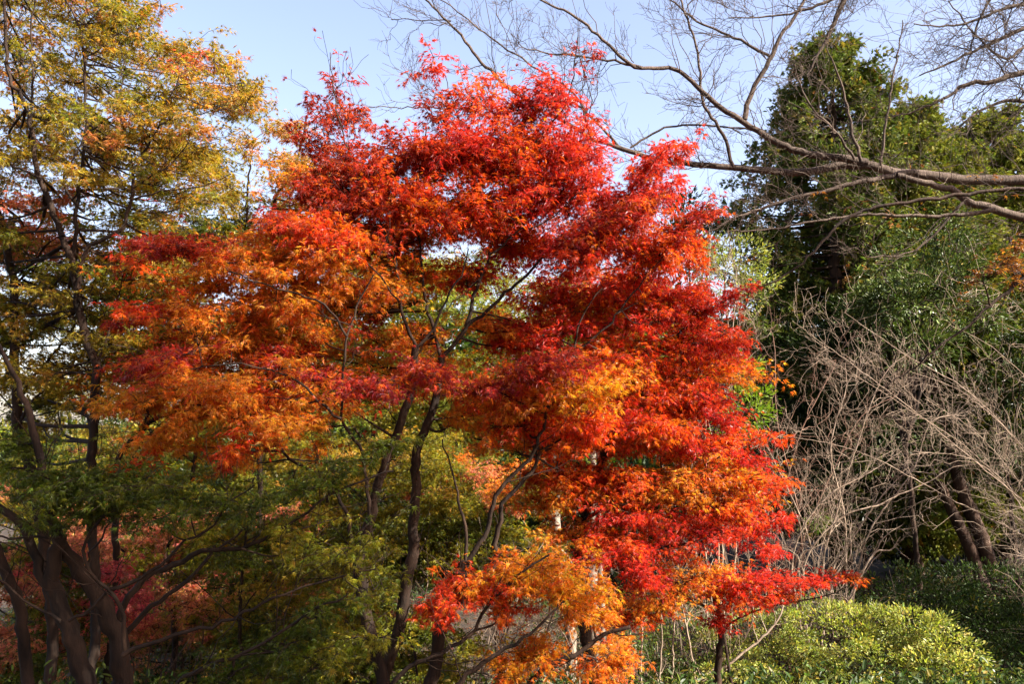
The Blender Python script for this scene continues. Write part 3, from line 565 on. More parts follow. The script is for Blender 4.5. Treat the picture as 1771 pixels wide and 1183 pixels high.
back_maple('low tawny maple on the slope right under the coral one', 330, 11.4, [([(330, 1180), (335, 1100), (340, 1050)], 6, 3), ([(334, 1120), (430, 1080), (500, 1060)], 3, 2)],
    [([(140, 1040), (330, 1020), (520, 1030), (560, 1120), (400, 1180), (160, 1180)], (10.6, 12), 30, (50, 80), (14, 26), .8, 130, lambda x, y: [YGR, OLI, COR, GRN][rng.choice(4, p=[.3, .25, .25, .2])], .055)])
back_maple('gold-green maple hidden deep behind the red maple crown', 760, 13.6, [([(760, 1000), (760, 800), (770, 650), (760, 540)], 10, 4), ([(765, 720), (860, 620), (900, 540)], 5, 2), ([(765, 740), (680, 640), (620, 560)], 5, 2)],
    [([(520, 540), (660, 420), (900, 430), (1000, 560), (960, 760), (700, 760), (540, 680)], (12.8, 14.6), 36, (50, 85), (20, 34), .9, 150, lambda x, y: [YGR, OLI, LIM, GRN][rng.choice(4, p=[.35, .2, .25, .2])], .062)])

# ================================================================== CHERRY, bare, limbs reaching in from the right
K = Tree('cherry_tree', 'bare cherry tree reaching thick brown limbs in from the right above the red maple', 'tree', base_of(2080, 8.8), 'bare cherries', BC)
K.limb([(2085, 1300, 8.8), (2080, 900, 8.8), (2070, 600, 8.8), (2050, 430, 8.8), (2080, 200, 8.8), (2060, -200, 8.9)], 8.8, 40, 14, 'trunk', root=True)
K.limb([(2060, 420), (1960, 350), (1860, 318), (1771, 312), (1679, 312), (1612, 303), (1544, 295), (1493, 284), (1442, 288), (1388, 297), (1323, 294), (1256, 288), (1179, 282), (1123, 274), (1078, 257), (1022, 238), (975, 210), (924, 183)], 8.4, 14, 3, 'limb')
K.limb([(924, 183), (873, 146), (829, 102), (812, 81), (795, 58), (768, 30), (737, 0), (700, -40)], 8.4, 4, 1.8, 'limb')
K.limb([(1500, 281), (1452, 273), (1405, 268), (1351, 249), (1317, 230), (1273, 203), (1239, 180), (1212, 156), (1171, 119), (1100, 115, 8.2), (1042, 68, 8.1), (991, 27, 8.1), (937, 0, 8.1), (890, -30, 8.1)], 8.3, 9, 1.6, 'limb')
K.limb([(1110, 117), (1060, 105), (1008, 97), (927, 88), (895, 72)], 8.2, 3, 1)
K.limb([(1288, 206), (1293, 180), (1310, 142), (1334, 98), (1351, 61), (1381, 20), (1400, -20)], 8.3, 6, 3)
K.limb([(1334, 98), (1290, 75), (1239, 51), (1191, 25), (1150, -10)], 8.3, 3.5, 1.5)
K.limb([(1269, 288), (1246, 224), (1222, 190), (1212, 149), (1208, 95), (1188, 34), (1171, -20)], 8.3, 4, 2)
K.limb([(1523, 286), (1534, 197), (1544, 136), (1554, 85), (1561, 34)], 8.3, 3, 1)
K.limb([(1490, 280), (1473, 224), (1462, 169), (1446, 119), (1429, 81)], 8.2, 4, 1.2)
K.limb([(1478, 275), (1440, 220), (1408, 190), (1385, 149), (1374, 108)], 8.2, 3, 1.2)
K.limb([(2050, 460), (1900, 400), (1771, 376), (1713, 359), (1679, 352), (1645, 329), (1595, 316), (1551, 303)], 8.0, 11, 6, 'limb')
K.limb([(1600, 304), (1571, 297), (1527, 308), (1476, 317), (1425, 332), (1374, 341), (1323, 359), (1273, 376), (1239, 393), (1200, 420)], 8.1, 7, 1.5)
K.limb([(1720, 362), (1673, 369), (1628, 373), (1561, 373), (1503, 371), (1425, 380), (1340, 395), (1260, 400)], 7.9, 5, 1.5)
K.limb([(1078, 257), (1055, 235), (1010, 190), (985, 172)], 8.4, 3.5, 1.5)
K.limb([(1090, 255), (1140, 225), (1200, 215), (1300, 225)], 8.4, 2.5, 2)
K.limb([(924, 183), (870, 186), (800, 188), (734, 186), (686, 185), (639, 185)], 8.4, 2, .9)
K.limb([(780, 36), (768, 34), (730, 34), (676, 33)], 8.4, 1.8, .9)
K.limb([(941, 125), (907, 105), (859, 71), (825, 47), (795, 20), (764, 0), (745, -20)], 8.2, 2.2, 1)
K.limb([(1022, 238), (1000, 170), (941, 125)], 8.3, 2.6, 2.2)
K.limb([(2070, 60, 7.6), (1800, -60, 7.4), (1600, -60, 7.4), (1500, -50, 7.3), (1459, 0, 7.3), (1442, 41, 7.3), (1425, 75, 7.3), (1408, 105, 7.3), (1395, 130, 7.3)], 7.4, 10, 1.5, 'limb')
K.limb([(1600, -55), (1500, -35), (1435, 0), (1401, 14), (1361, 24), (1313, 29), (1260, 30)], 7.4, 5, 1)
K.limb([(1665, 350), (1600, 420), (1560, 440), (1500, 445)], 7.9, 3, 1)
pp, rr = K.batch(); ln = np.linalg.norm(np.diff(pp, axis=1), axis=2).sum(1)
inview = pp[:, :, 0].mean(1) < 5.6
def bare(T, pp, rr, dens, l1=(.35, .9), l2=(.15, .45), l3=(.05, .16), up=.12, flat=.8, n2=4.0, n3=3.0, rmin=.0022, ang=(28, 65), zig=.035):
    ln = np.linalg.norm(np.diff(pp, axis=1), axis=2).sum(1)
    a, ra = grow(pp, rr, ln * dens, .12, 1, l1, ang, up, flat, 7, .5, rmin, zig); T.twigs(a, ra, 4)
    b, rb = grow(a, ra, n2, .15, 1, l2, (25, 60), up, flat, 5, .6, rmin * .8, .04); T.twigs(b, rb, 3)
    c, rc = grow(b, rb, n3, .15, 1, l3, (25, 65), up, 1, 4, .7, rmin * .65, .04); T.twigs(c, rc, 3)
    tips = np.concatenate([b[:, -1], c[:, -1]]); return a, b, c
bare(K, pp[inview], np.minimum(rr[inview], .011), 7.5, (.3, 1.1), (.15, .5), (.06, .22), n2=4.5, n3=3.0, rmin=.0027)
K.done()

K2 = Tree('cherry_tree', 'second bare cherry whose fine twigs crowd the top right corner', 'tree', base_of(2250, 7.2), 'bare cherries', BC)
K2.limb([(2250, 1300), (2230, 800), (2200, 400), (2150, 150), (2120, -100)], 7.2, 40, 12, 'trunk', root=True)
for tr, r0, r1 in [([(2160, 190), (1950, 120), (1771, 125), (1730, 139), (1679, 144), (1652, 159), (1622, 176), (1578, 193), (1544, 200)], 8, 1.2), ([(2140, 100), (1900, 20), (1771, 51), (1700, 80), (1640, 110), (1590, 130)], 7, 1.2), ([(2140, 60), (1950, -20), (1771, 5), (1700, 30), (1640, 45), (1580, 40)], 6, 1.2), ([(2180, 260), (1950, 200), (1771, 178), (1720, 180), (1680, 200), (1650, 230)], 6, 1.2), ([(2120, -60), (1900, -80), (1771, -40), (1720, -10), (1690, 40), (1670, 120)], 6, 1.2), ([(2170, 230), (1950, 170), (1800, 80), (1740, 100), (1690, 60), (1640, 0)], 5, 1.2)]:
    K2.limb(tr, 6.6, r0, r1, 'limb')
pp, rr = K2.batch(); bare(K2, pp[1:], np.minimum(rr[1:], .014), 8.5, (.4, 1.1), (.2, .6), (.06, .25), up=-.02, n2=5, n3=3, rmin=.0024)
K2.done()

K3 = Tree('maple_tree', 'rust-brown maple whose dark branch slants down from the right edge across the bare twigs', 'tree', base_of(2150, 8.0), 'maples', BM, LM, MAPLE5)
K3.limb([(2150, 1300), (2120, 800), (2060, 500), (1980, 300)], 8, 26, 10, 'trunk', root=True)
K3.limb([(2075, 560), (1900, 440), (1800, 460), (1771, 478), (1740, 505), (1700, 539), (1672, 566), (1625, 597), (1595, 624), (1567, 647), (1530, 671)], 7.4, 8, 1.5)
K3.limb([(2030, 400), (1800, 330), (1600, 345), (1480, 370), (1435, 405), (1408, 437), (1374, 464), (1340, 485), (1307, 498)], 7.6, 7, 2)
for t in [(1745, 455, 7.4, 60, 22, .4, 10), (1770, 490, 7.4, 50, 18, .3, 20), (1700, 480, 7.4, 30, 10, .25, 20), (1775, 430, 7.4, 40, 16, .3, 0)]:
    K3.tier(*t, math.pi * t[3] * t[4] * .035, RUS, .05)
pp, rr = K3.batch(); bare(K3, pp[1:], np.minimum(rr[1:], .01), 2.0, (.2, .5), (.1, .3), n2=2, n3=1)
K3.done()

# ================================================================== CONIFERS on the right
def conifer(label, bx, topy, basey, d, prof, pal, n=1.0, group='conifers', twist=0, fs=.125):
    T = Tree('cedar_tree', label, 'tree', base_of(bx, d), group, BD, LC, FROND)
    top = P(bx + twist, topy, d); b = T.base; H = top[2] - b[2]
    T.limbw([b + (top - b) * s for s in (0, .3, .6, .85, 1)], [.26, .2, .12, .06, .012], 'trunk', .02, sides=9)
    zs = np.arange(.1, 1.0, .16 / H * 1.6 / n); pts, rad = [], []
    for s in zs:
        c = b + (top - b) * s; rmax = np.interp(s, prof[0], prof[1])
        for q in range(int(rng.integers(8, 12))):
            a = rng.uniform(0, 2 * np.pi); L = rmax * rng.uniform(.6, 1.1) * (1 + .18 * math.sin(3 * a + s * 9)); u = np.linspace(0, 1, 6)
            if L < .1: continue
            dr = np.array([math.cos(a), math.sin(a), 0])
            p = c + dr * (u * L)[:, None] + np.array([0, 0, 1]) * ((-.22 * u + .3 * u ** 2) * L)[:, None]
            pts.append(p); rad.append(.03 * (1 - .9 * u) * min(1, L / 2) + .003)
    pts = np.array(pts); rad = np.array(rad); tubes(T.twig, pts, rad, 4)
    L = np.linalg.norm(pts[:, -1] - pts[:, 0], axis=1)
    a, ra = grow(pts, rad, 3 + L * 3.6, .3, 1.0, (.35, .8), (20, 60), .0, .6, 5, .4, .003); T.twigs(a, ra, 3)
    cl = np.concatenate([a, pts[:, 1:]])
    N = len(cl); per = 21; idx = np.repeat(np.arange(N), rng.poisson(per, N)); M = len(idx)
    t = rng.uniform(.2, 1.05, M).clip(0, 1); p, _, tan = at(cl, np.zeros(cl.shape[:2]), idx, t)
    lat = unit(rng.normal(0, 1, (M, 3))); p = p + lat * rng.uniform(0, .14, (M, 1))
    ax = tan * .7 + lat * .8 + np.array([0, 0, -.15]); nr = np.array([0, 0, .6]) + rng.normal(0, .7, (M, 3))
    place(T.crown, FROND, p, ax, nr, fs * rng.uniform(.6, 1.2, M), shades(pal, M, idx))
    T.done('branches'); return T
CED = [('68762c', 4), ('7a8036', 3), ('55662c', 3), ('9a8c3c', 1.0), ('a87840', .15)]
CED2 = [('80882e', 4), ('929238', 3), ('6a782c', 2), ('a8803c', .3)]
pr = ([0, .2, .4, .6, .75, .88, .96, 1], [2.2, 2.9, 2.9, 2.6, 2.1, 1.5, .9, .1])
conifer('tall dark green cedar standing alone against the sky, behind the cherry limbs', 1440, 78, 1000, 20, ([0, .2, .4, .6, .75, .88, .96, 1], [2.4, 3.1, 3.0, 2.6, 2.05, 1.45, .95, .15]), CED, 1.0)
conifer('shorter cedar with brownish tips beside the tall cedar', 1565, 185, 1000, 20.5, pr, CED2, 1.0)
conifer('broad cedar at the right edge under the fine cherry twigs', 1720, 190, 1000, 22, ([0, .2, .5, .75, .9, 1], [2.0, 2.6, 2.4, 1.9, 1.2, .15]), CED2, 1.0)
conifer('cedar half hidden by its neighbours, lower than both beside it', 1650, 235, 1000, 24, pr, CED, .9)

# leaning trunks in the shade of the grove
for lab, bx, tr, r0, r1 in [('thinner leaning brown trunk of the pair in the dark grove', 1693, [(1693, 990), (1672, 935), (1652, 895), (1628, 844), (1600, 760), (1570, 660), (1540, 540)], 14, 8), ('thicker leaning trunk of the pair in the dark grove', 1715, [(1715, 990), (1696, 929), (1676, 878), (1659, 834), (1640, 770), (1615, 670), (1590, 540)], 17, 9)]:
    T = Tree('cedar_tree', lab, 'tree', base_of(bx, 17), 'leaning cedars', BD, LC, FROND)
    T.limb(tr, 17, r0, r1, 'trunk', root=True, jit=.01)
    q = T.sk[-1]
    T.fill([(1520, 480), (1650, 470), (1700, 600), (1600, 660), (1520, 620)], (16.4, 18), 14, (45, 70), (20, 34), 1.0, 180, CED, .15, droop=.8)
    T.done()

# ================================================================== broadleaf evergreens and bushes
def rounded(name, label, cat, bx, d, lumps, pal, n, size, group, leaf=LE, tpl=OVAL, stems=6, bark=BM, clump=(.16, .32), upw=.7, trunk_r=.05, shell=.8, leafper=46):
    """lumps: (px, py, d, rx px, ry px, rz m) ellipsoids covered in leaf clumps; n clumps per square metre of outline"""
    T = Tree(name, label, cat, base_of(bx, d), group, bark, leaf, tpl)
    for (px, py, dd, rx, ry, rz) in lumps:
        c = P(px, py, dd); S = np.array([rx * dd / F, rz, ry * dd / F])
        if cat == 'bush' or not T.sk:
            T.limbw([T.base + rng.normal(0, .08, 3) * np.array([1, 1, 0]), T.base * .5 + c * .5 + rng.normal(0, .12, 3), c], [trunk_r, trunk_r * .7, trunk_r * .35], 'stem' if cat == 'bush' else 'trunk', .01, sides=7)
        else:
            q0 = T.sk[0][len(T.sk[0]) // 2, :3]; T.limbw([q0, q0 * .5 + c * .5 + rng.normal(0, .1, 3), c], [trunk_r * .6, trunk_r * .5, trunk_r * .25], 'branch', .01, sides=6)
        area = math.pi * (S[0] * S[2]) * 2.2 + math.pi * S[1] * (S[0] + S[2]); m = int(area * n)
        u = unit(rng.normal(0, 1, (m, 3))); u = u[(u[:, 1] < .45)]; m = len(u)
        rad = rng.uniform(shell, 1.0, (m, 1)) * (1 + .10 * np.sin(u[:, 0:1] * 7 + px) + .08 * np.sin(u[:, 2:3] * 9 + py))
        cc = c + u * S * rad
        # twigs from the inside to each clump
        k = np.linspace(0, 1, 4); inner = c + u * S * .35
        tw = inner[:, None] + (cc - inner)[:, None] * k[None, :, None] + rng.normal(0, .02, (m, 4, 3)); T.twigs(tw, np.ones((m, 1)) * np.linspace(.006, .002, 4)[None], 3)
        per = rng.poisson(leafper, m); idx = np.repeat(np.arange(m), per); M = len(idx); cr = rng.uniform(*clump, m)[idx][:, None]
        v = unit(rng.normal(0, 1, (M, 3))); q = cc[idx] + v * cr * (rng.random((M, 1)) ** .5) * np.array([1, 1, .6])
        ax = v * .6 + u[idx] * .6 + np.array([0, 0, .15]) + rng.normal(0, .25, (M, 3)); nr = u[idx] * .5 + np.array([0, 0, upw]) + rng.normal(0, .45, (M, 3))
        place(T.crown, tpl, q, ax, nr, size * rng.uniform(.6, 1.15, M), shades(pal, M, idx, .2))
    T.done(); return T
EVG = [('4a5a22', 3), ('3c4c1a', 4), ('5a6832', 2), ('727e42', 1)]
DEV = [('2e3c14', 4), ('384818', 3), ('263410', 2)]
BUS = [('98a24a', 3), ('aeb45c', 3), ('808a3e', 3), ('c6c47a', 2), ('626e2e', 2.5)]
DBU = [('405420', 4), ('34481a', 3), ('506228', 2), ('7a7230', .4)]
rounded('evergreen_tree', 'glossy broadleaf evergreen with pale highlights in front of the cedars', 'tree', 1580, 16, [(1530, 470, 15.6, 60, 40, .9), (1570, 520, 15.4, 80, 50, 1), (1500, 540, 15.8, 60, 40, .9), (1630, 470, 15.8, 70, 45, 1), (1660, 540, 15.8, 70, 50, 1), (1580, 600, 15.2, 70, 40, .8), (1620, 410, 16.2, 60, 40, .8)], EVG, 6.5, .095, 'evergreens', clump=(.22, .42), shell=.6, upw=1.0)
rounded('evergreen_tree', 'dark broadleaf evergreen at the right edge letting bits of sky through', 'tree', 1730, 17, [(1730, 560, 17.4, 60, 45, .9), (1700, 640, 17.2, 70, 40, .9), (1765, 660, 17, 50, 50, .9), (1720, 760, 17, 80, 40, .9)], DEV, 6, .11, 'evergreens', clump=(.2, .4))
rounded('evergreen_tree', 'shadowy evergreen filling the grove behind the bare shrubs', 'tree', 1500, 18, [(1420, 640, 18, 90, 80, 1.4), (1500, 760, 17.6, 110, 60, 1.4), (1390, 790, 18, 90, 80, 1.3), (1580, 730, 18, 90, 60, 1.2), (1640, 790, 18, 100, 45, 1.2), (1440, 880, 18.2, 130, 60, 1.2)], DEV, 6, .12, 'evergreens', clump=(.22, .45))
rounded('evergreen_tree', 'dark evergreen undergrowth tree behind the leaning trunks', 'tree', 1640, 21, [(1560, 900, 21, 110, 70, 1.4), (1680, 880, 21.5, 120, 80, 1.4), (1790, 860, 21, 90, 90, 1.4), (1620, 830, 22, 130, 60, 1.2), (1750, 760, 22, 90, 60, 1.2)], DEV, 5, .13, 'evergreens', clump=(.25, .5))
rounded('young_tree', 'pale lime young tree in the sun between the red maple and the cedar', 'tree', 1250, 16, [(1255, 470, 16, 60, 40, .9), (1300, 500, 15.6, 36, 40, .7), (1215, 450, 16.4, 40, 36, .7), (1280, 440, 16.5, 40, 30, .7)], [('7e8640', 3), ('8c9248', 3), ('6c7838', 2), ('9c9850', 1)], 5, .075, 'lime young trees', leaf=LG)
rounded('young_tree', 'lime green sapling beside the lower right edge of the scarlet maple', 'tree', 1270, 10.2, [(1275, 640, 10.2, 34, 26, .35), (1262, 690, 10.1, 34, 24, .35), (1290, 720, 10, 36, 28, .4), (1250, 740, 10.1, 30, 24, .35), (1300, 690, 10.3, 30, 20, .3)], [('6e8a26', 4), ('5c7a20', 3), ('8a9a34', 2)], 16, .06, 'lime young trees', leaf=LG, clump=(.1, .2), trunk_r=.02)
rounded('evergreen_tree', 'mid green tree top peeping between the red maple and the cherry limb', 'tree', 1200, 22, [(1190, 385, 22, 34, 40, .8), (1220, 420, 21.5, 40, 40, .8), (1170, 440, 22, 50, 50, .8)], EVG, 5, .13, 'evergreens', clump=(.2, .4))
rounded('bush', 'large rounded sunlit yellow-green bush at the bottom right', 'bush', 1400, 11.4, [(1400, 1115, 11.2, 130, 80, .9), (1310, 1130, 10.8, 110, 72, .8), (1240, 1160, 10.6, 90, 60, .7), (1480, 1130, 11, 110, 75, .8), (1440, 1075, 11.6, 110, 36, .7), (1530, 1160, 10.8, 90, 60, .7)], BUS, 16, .052, 'bushes', LG, clump=(.08, .17), trunk_r=.02, shell=.7, leafper=54)
rounded('bush', 'bright pale-tipped bush right of the large rounded one, in half sun', 'bush', 1620, 10.6, [(1595, 1120, 10.8, 70, 62, .6), (1640, 1140, 10.4, 60, 58, .5), (1560, 1080, 11, 56, 40, .5), (1620, 1180, 10.2, 80, 50, .5)], BUS, 15, .055, 'bushes', LG, clump=(.09, .18), trunk_r=.02, shell=.7, leafper=54)
rounded('bush', 'small green bush below the low red-tipped maple, left of the rounded bush', 'bush', 1190, 11, [(1180, 1140, 11.2, 90, 58, .6), (1110, 1165, 11.4, 70, 55, .6), (1220, 1185, 10.8, 90, 50, .6)], [('6a7c34', 3), ('5a6c2c', 3), ('7c8a40', 2)], 18, .05, 'bushes', LG, clump=(.09, .2), trunk_r=.02)
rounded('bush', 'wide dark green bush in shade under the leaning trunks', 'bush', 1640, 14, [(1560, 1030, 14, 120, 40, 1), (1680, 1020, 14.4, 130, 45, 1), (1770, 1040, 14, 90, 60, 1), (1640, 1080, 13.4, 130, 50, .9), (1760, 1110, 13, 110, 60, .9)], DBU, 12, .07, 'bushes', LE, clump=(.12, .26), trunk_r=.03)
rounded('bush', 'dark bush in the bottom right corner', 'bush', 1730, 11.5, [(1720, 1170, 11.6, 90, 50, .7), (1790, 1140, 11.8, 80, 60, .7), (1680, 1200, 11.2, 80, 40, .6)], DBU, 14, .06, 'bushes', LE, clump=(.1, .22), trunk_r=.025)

# ================================================================== bare shrubs and thicket
def bare_shrub(label, bx, d, stems, bark=BT, dens=5.0, l1=(.3, .8), up=.25, group='bare shrubs', name='bare_shrub', n2=3.5, n3=2.5, rmin=.0021, flat=1.0, r=1.0):
    T = Tree(name, label, 'shrub', base_of(bx, d), group, bark)
    for tr in stems: T.limb(tr, d + rng.uniform(-.5, .5), 2.2 * r, .7 * r, 'stem', root=True, jit=.004, sides=6)
    pp, rr = T.batch(); bare(T, pp, rr, dens * 1.15, (l1[0] * 1.3, l1[1] * 1.9), (.2, .7), (.08, .28), up, flat, n2 * 1.1, n3 * .8, rmin * 1.1, (30, 80), .045); T.done()
def fanout(bx, by, tops):
    out = []
    for x, y in tops:
        a = bx + (x - bx) * .15 + rng.uniform(-40, 40); h = by - y
        out.append([(a, by), (a + (x - a) * .22, by - h * .3), (a + (x - a) * .6 + rng.uniform(-25, 25), by - h * .62), (x + rng.uniform(-15, 15), y + h * .1), (x + (x - bx) * .25 + rng.uniform(-20, 20), y + h * rng.uniform(-.05, .1))])
    return out
bare_shrub('pinkish tan bare shrub fanning up beside the scarlet maple edge', 1350, 13.2, fanout(1350, 1010, [(1270, 620), (1345, 560), (1430, 590), (1500, 690), (1265, 780)]), BR, 4.5, (.35, .9), .1)
bare_shrub('pale bare shrub spreading wide in front of the dark grove', 1440, 12.8, fanout(1420, 1000, [(1450, 640), (1540, 610), (1610, 700), (1330, 740), (1580, 800)]), BT, 5)
bare_shrub('bare shrub whose thin twigs sweep in from the right edge', 1850, 11.4, [[(1850, 960), (1640, 760), (1500, 650), (1370, 555)], [(1860, 980), (1700, 800), (1560, 700), (1430, 620)], [(1870, 1000), (1620, 850), (1480, 780), (1340, 750)], [(1850, 900), (1700, 700), (1560, 610), (1460, 540)], [(1850, 1100), (1800, 900), (1700, 760), (1600, 690)], [(1850, 1100), (1790, 820), (1680, 690), (1570, 640)], [(1850, 1100), (1780, 900), (1690, 800), (1580, 780)], [(1860, 1100), (1840, 760), (1740, 620), (1640, 560)], [(1860, 1100), (1850, 700), (1770, 540), (1680, 480)]], BT, 5, (.4, 1.0), .12, r=.62)
bare_shrub('bare shrub with hooked candelabra branch ends over the dark bush', 1390, 12.4, [[(1381, 985), (1405, 949), (1429, 935), (1449, 885), (1456, 800)], [(1440, 1010), (1469, 966), (1471, 935), (1468, 900)], [(1480, 1010), (1493, 986), (1513, 956), (1530, 929), (1561, 908)], [(1500, 975), (1540, 952), (1557, 929)], [(1390, 990), (1450, 900), (1520, 874), (1544, 861), (1605, 834), (1645, 810), (1689, 803)], [(1370, 980), (1420, 870), (1500, 820), (1560, 780)]], BT, 2.6, (.25, .6), .4, n2=2, n3=1.2)
bare_shrub('tall thin bare sapling group behind the red leaf edge under the cherry', 1240, 12, fanout(1235, 900, [(1215, 430), (1235, 400), (1260, 440), (1200, 500), (1270, 480)]), BT, 3, (.3, .7), r=.8)
bare_shrub('tangled pale thicket at the bottom middle behind the dark stems', 920, 9.6, [[(800, 1190), (880, 1100), (960, 1060)], [(830, 1200), (870, 1040), (860, 960)], [(900, 1200), (870, 1100), (810, 1040)], [(960, 1200), (900, 1090), (820, 1080)], [(1000, 1200), (970, 1090), (905, 1070)], [(880, 1200), (940, 1080), (1000, 980)], [(930, 1200), (960, 1050), (1040, 930)], [(860, 1200), (900, 1020), (960, 900)], [(1020, 1200), (1000, 1000), (940, 920)], [(980, 1200), (960, 1120), (880, 1150)], [(780, 1200), (830, 1120), (930, 1130)]], BT, 4.5, (.25, .7), .1, r=1.1)
bare_shrub('thin pale saplings standing in the gap below the orange tiers', 1130, 10.5, [[(1110, 1190), (1115, 1000), (1120, 900)], [(1160, 1190), (1170, 1000), (1190, 900)], [(1200, 1190), (1180, 1050), (1160, 960)], [(1290, 1100), (1296, 1000), (1290, 900)], [(1340, 1080), (1330, 980), (1310, 900)], [(1140, 1190), (1145, 1080), (1135, 1000)]], BT, 3, (.2, .5), .3)
bare_shrub('grey bare sapling cluster in the dim middle below the red maple', 720, 11, [[(680, 1120), (690, 1000), (700, 900)], [(720, 1120), (740, 1000), (735, 930)], [(760, 1120), (770, 1010), (800, 930)], [(650, 1120), (640, 1020), (600, 960)], [(700, 1120), (720, 1060), (780, 990)], [(690, 1120), (660, 1060), (630, 980)]], BT, 3.5, (.25, .6), .15)
bare_shrub('bare reddish shrub low at the far left behind the thick trunks', 260, 9, [[(250, 1190), (262, 1100), (270, 1000)], [(270, 1190), (300, 1100), (350, 1040)], [(240, 1190), (210, 1080), (190, 990)], [(330, 1190), (350, 1110), (352, 1040)]], BR, 3, (.2, .5), .2)
# pale standing trunks at the bottom middle
for lab, px, d, r, lean in [('pale grey trunk behind the thicket, the left one of three', 985, 12, 13, -12), ('stout pale trunk in the middle of three behind the thicket', 1025, 12.4, 15, 0), ('slim white trunk, the right one of three behind the thicket', 1043, 11, 7, -4)]:
    T = Tree('pale_trunk_tree', lab, 'tree', base_of(px, d), 'pale trunked trees', BP, LM, MAPLE5)
    T.limb([(px + 4, 1190), (px, 1090), (px + lean, 1000), (px + lean * 2, 880), (px + lean * 2.4, 700), (px + lean * 2.5, 560)], d, r, r * .5, 'trunk', root=True)
    T.limb([(px + lean * 2, 800), (px + lean * 2 + 30, 700), (px + lean * 2 + 60, 640)], d, r * .4, r * .15)
    T.fill([(px - 120, 480), (px + 120, 480), (px + 130, 640), (px - 130, 660)], (d - .6, d + .8), 9, (50, 80), (20, 32), .7, 130, lambda x, y: YGR if rng.random() < .6 else LIM, .06)
    T.done()

# ================================================================== unseen woodland beside and behind the viewer, added to shade and block sky light
def unseen_tree(label, x, y, h, r, dens=1.0, z0=.35):
    T = Tree('evergreen_tree', label, 'tree', (x, y), 'unseen evergreens round the viewpoint', BM, LE, OVAL)
    b = T.base; T.limbw([b, b + (0, 0, h * .4), b + (.1, 0, h * .8)], [.2, .15, .05], 'trunk', .02, sides=8)
    m = int(26 * r * r * dens); u = unit(rng.normal(0, 1, (m, 3))) * rng.uniform(.4, 1, (m, 1)) ** .5
    cc = b + np.array([0, 0, h * (z0 + 1) / 2]) + u * np.array([r, r, h * (1 - z0) / 2])
    k = np.linspace(0, 1, 4); i0 = b + np.array([0, 0, 1]) * np.clip(cc[:, 2:] - b[2] - r * .6, h * .2, h * .8)
    T.twigs(i0[:, None] + (cc - i0)[:, None] * k[None, :, None], np.ones((m, 1)) * np.linspace(.03, .006, 4)[None], 4)
    idx = np.repeat(np.arange(m), 60); M = len(idx); v = unit(rng.normal(0, 1, (M, 3)))
    q = cc[idx] + v * (rng.random((M, 1)) ** .5) * .5 * np.array([1, 1, .6])
    place(T.crown, OVAL, q, v + u[idx], np.array([0, 0, .8]) + rng.normal(0, .5, (M, 3)), .13 * rng.uniform(.7, 1.2, M), shades(EVG, M, idx)); T.done()
unseen_tree('tall evergreen just out of view on the right, shading the left maples', 5.2, 1.5, 9.8, 2.4, .85, .4)
unseen_tree('second tall evergreen just out of view on the right, also shading the left maples', 5.0, 0.0, 10.8, 2.3, .85, .45)
unseen_tree('low evergreen out of view on the right, shading the dark bush', 11, 11.6, 6.4, 2.5, 1.3, .12)
unseen_tree('evergreen out of view on the right, shading the leaning trunks', 14.5, 15.5, 8.5, 2.8, .5, .3)
unseen_tree('unseen evergreen behind the viewpoint on the right, blocking sky light', 7, -7, 8, 3.2)
unseen_tree('unseen evergreen straight behind the viewpoint, blocking sky light', 0.5, -7, 9, 3.4)
unseen_tree('unseen evergreen behind the viewpoint on the left, blocking sky light', -6.5, -6, 9, 3.4)
unseen_tree('unseen evergreen out of view on the left, blocking sky light', -9, 1.5, 9, 3.2)

# ================================================================== far tree line, closing the valley
def far_tree(label, bx, d, h, wd, pal, grp='distant trees'):
    b = base_of(bx, d); T = Tree('round_tree', label, 'tree', b, grp, BM, LG, OVAL)
    z = T.base; top = z + np.array([0, 0, h]); T.limbw([z, z + (0, 0, h * .35), z + (0, 0, h * .7)], [.2, .15, .06], 'trunk', .03, sides=6)
    m = int(70 * wd * h / 12); u = unit(rng.normal(0, 1, (m, 3))) * rng.uniform(.45, 1, (m, 1))
    cc = z + np.array([0, 0, h * .58]) + u * np.array([wd * .5, wd * .5, h * .42]) * (1 + .2 * np.sin(u[:, :1] * 8 + bx))
    idx = np.repeat(np.arange(m), 40); M = len(idx); v = unit(rng.normal(0, 1, (M, 3)))
    q = cc[idx] + v * rng.uniform(.1, .75, (M, 1)) * np.array([1, 1, .6])
    place(T.crown, OVAL, q, v + u[idx], u[idx] + np.array([0, 0, .6]) + rng.normal(0, .4, (M, 3)), .3 * rng.uniform(.6, 1.1, M), shades(pal, M, idx, .2)); T.done()
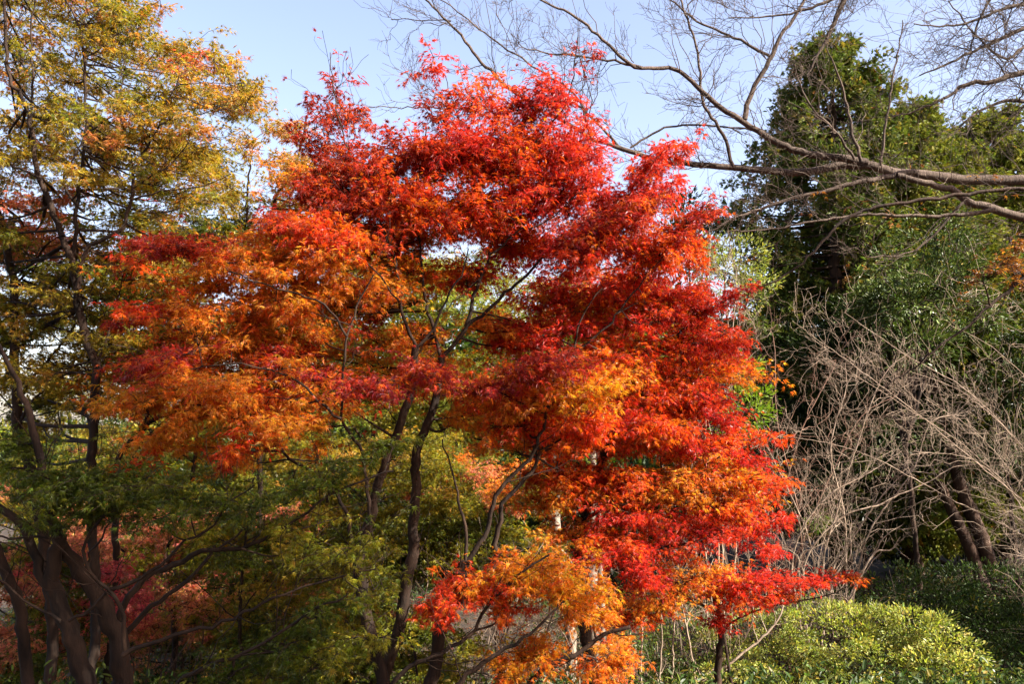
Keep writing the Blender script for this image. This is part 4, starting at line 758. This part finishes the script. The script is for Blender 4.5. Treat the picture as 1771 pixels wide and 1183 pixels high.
for k, (lab, bx, d, h_, wd, pal) in enumerate([('distant green tree low through the left gap', 240, 34, 4.2, 5, EVG), ('distant olive tree just left of the slender trunks', 420, 32, 5, 5.5, YGR), ('distant dark tree behind the lime maple', 600, 30, 6.5, 6, EVG), ('distant green tree behind the red maple stems', 780, 28, 7.5, 6, DBU), ('distant dark evergreen behind the scarlet maple', 960, 27, 7.5, 6, DEV), ('distant dark tree at the shaded thicket edge', 1120, 26, 7.5, 6, DEV), ('distant evergreen behind the bare pink shrub', 1290, 27, 6.8, 6, DEV), ('distant low tree at the left edge', 60, 38, 3.6, 6, YGR), ('distant olive tree low behind the coral maple', 330, 24, 3.6, 5, YGR), ('distant green bushy tree low behind the dark stems', 520, 22, 3.8, 5, DBU), ('distant green bushy tree behind the thicket', 880, 20, 3.6, 5, DBU), ('distant green bushy tree low at the left behind the rose maple', 140, 22, 3.2, 5, DBU), ('distant green bushy tree behind the slim white trunk', 1060, 19, 3.6, 4.5, DBU)]):
    far_tree(lab, bx, d, h_, wd, pal)

# ------------------------------------------------------------------ fallen leaves and low growth on the slope
fm = Mesh(); n = 16000
x = rng.uniform(-9, 10, n); y = rng.uniform(4.5, 19, n); q = np.stack([x, y, ground_z(x, y) + rng.uniform(.01, .06, n)], -1)
place(fm, MAPLE5, q, np.c_[rng.normal(0, 1, (n, 2)), rng.normal(0, .2, n)], np.c_[rng.normal(0, .35, (n, 2)), np.ones(n)], .055 * rng.uniform(.7, 1.1, n), shades([('9a5a34', 3), ('8a4a30', 3), ('b07a3c', 2), ('7a3028', 1)], n))
o = fm.build('fallen_leaves', LM, None, False, True); o['kind'] = 'stuff'; o['label'] = 'brown and orange fallen leaves over the slope'; o['category'] = 'fallen leaves'
um = Mesh(); n = 60000
c0 = rng.uniform(0, 1, (900, 2)) * np.array([20, 13]) + np.array([-9.5, 6.8]); k = rng.integers(0, 900, n)
xy = c0[k] + rng.normal(0, .22, (n, 2)); z = ground_z(xy[:, 0], xy[:, 1]) + rng.uniform(.02, .45, n) * rng.uniform(.3, 1, 900)[k]
v = unit(rng.normal(0, 1, (n, 3)))
place(um, OVAL, np.c_[xy, z], v + np.array([0, 0, .5]), np.array([0, 0, 1.]) + rng.normal(0, .5, (n, 3)), .075 * rng.uniform(.6, 1.2, n), shades([('46602a', 3), ('3a5022', 3), ('74803a', 2), ('8a7a3a', 1)], n, k))
o = um.build('undergrowth', LG, None, False, True); o['kind'] = 'stuff'; o['label'] = 'low green undergrowth over the slope'; o['category'] = 'undergrowth'
tot = sum(len(o.data.polygons) for o in sc.objects if o.type == 'MESH'); print('POLYS', tot)
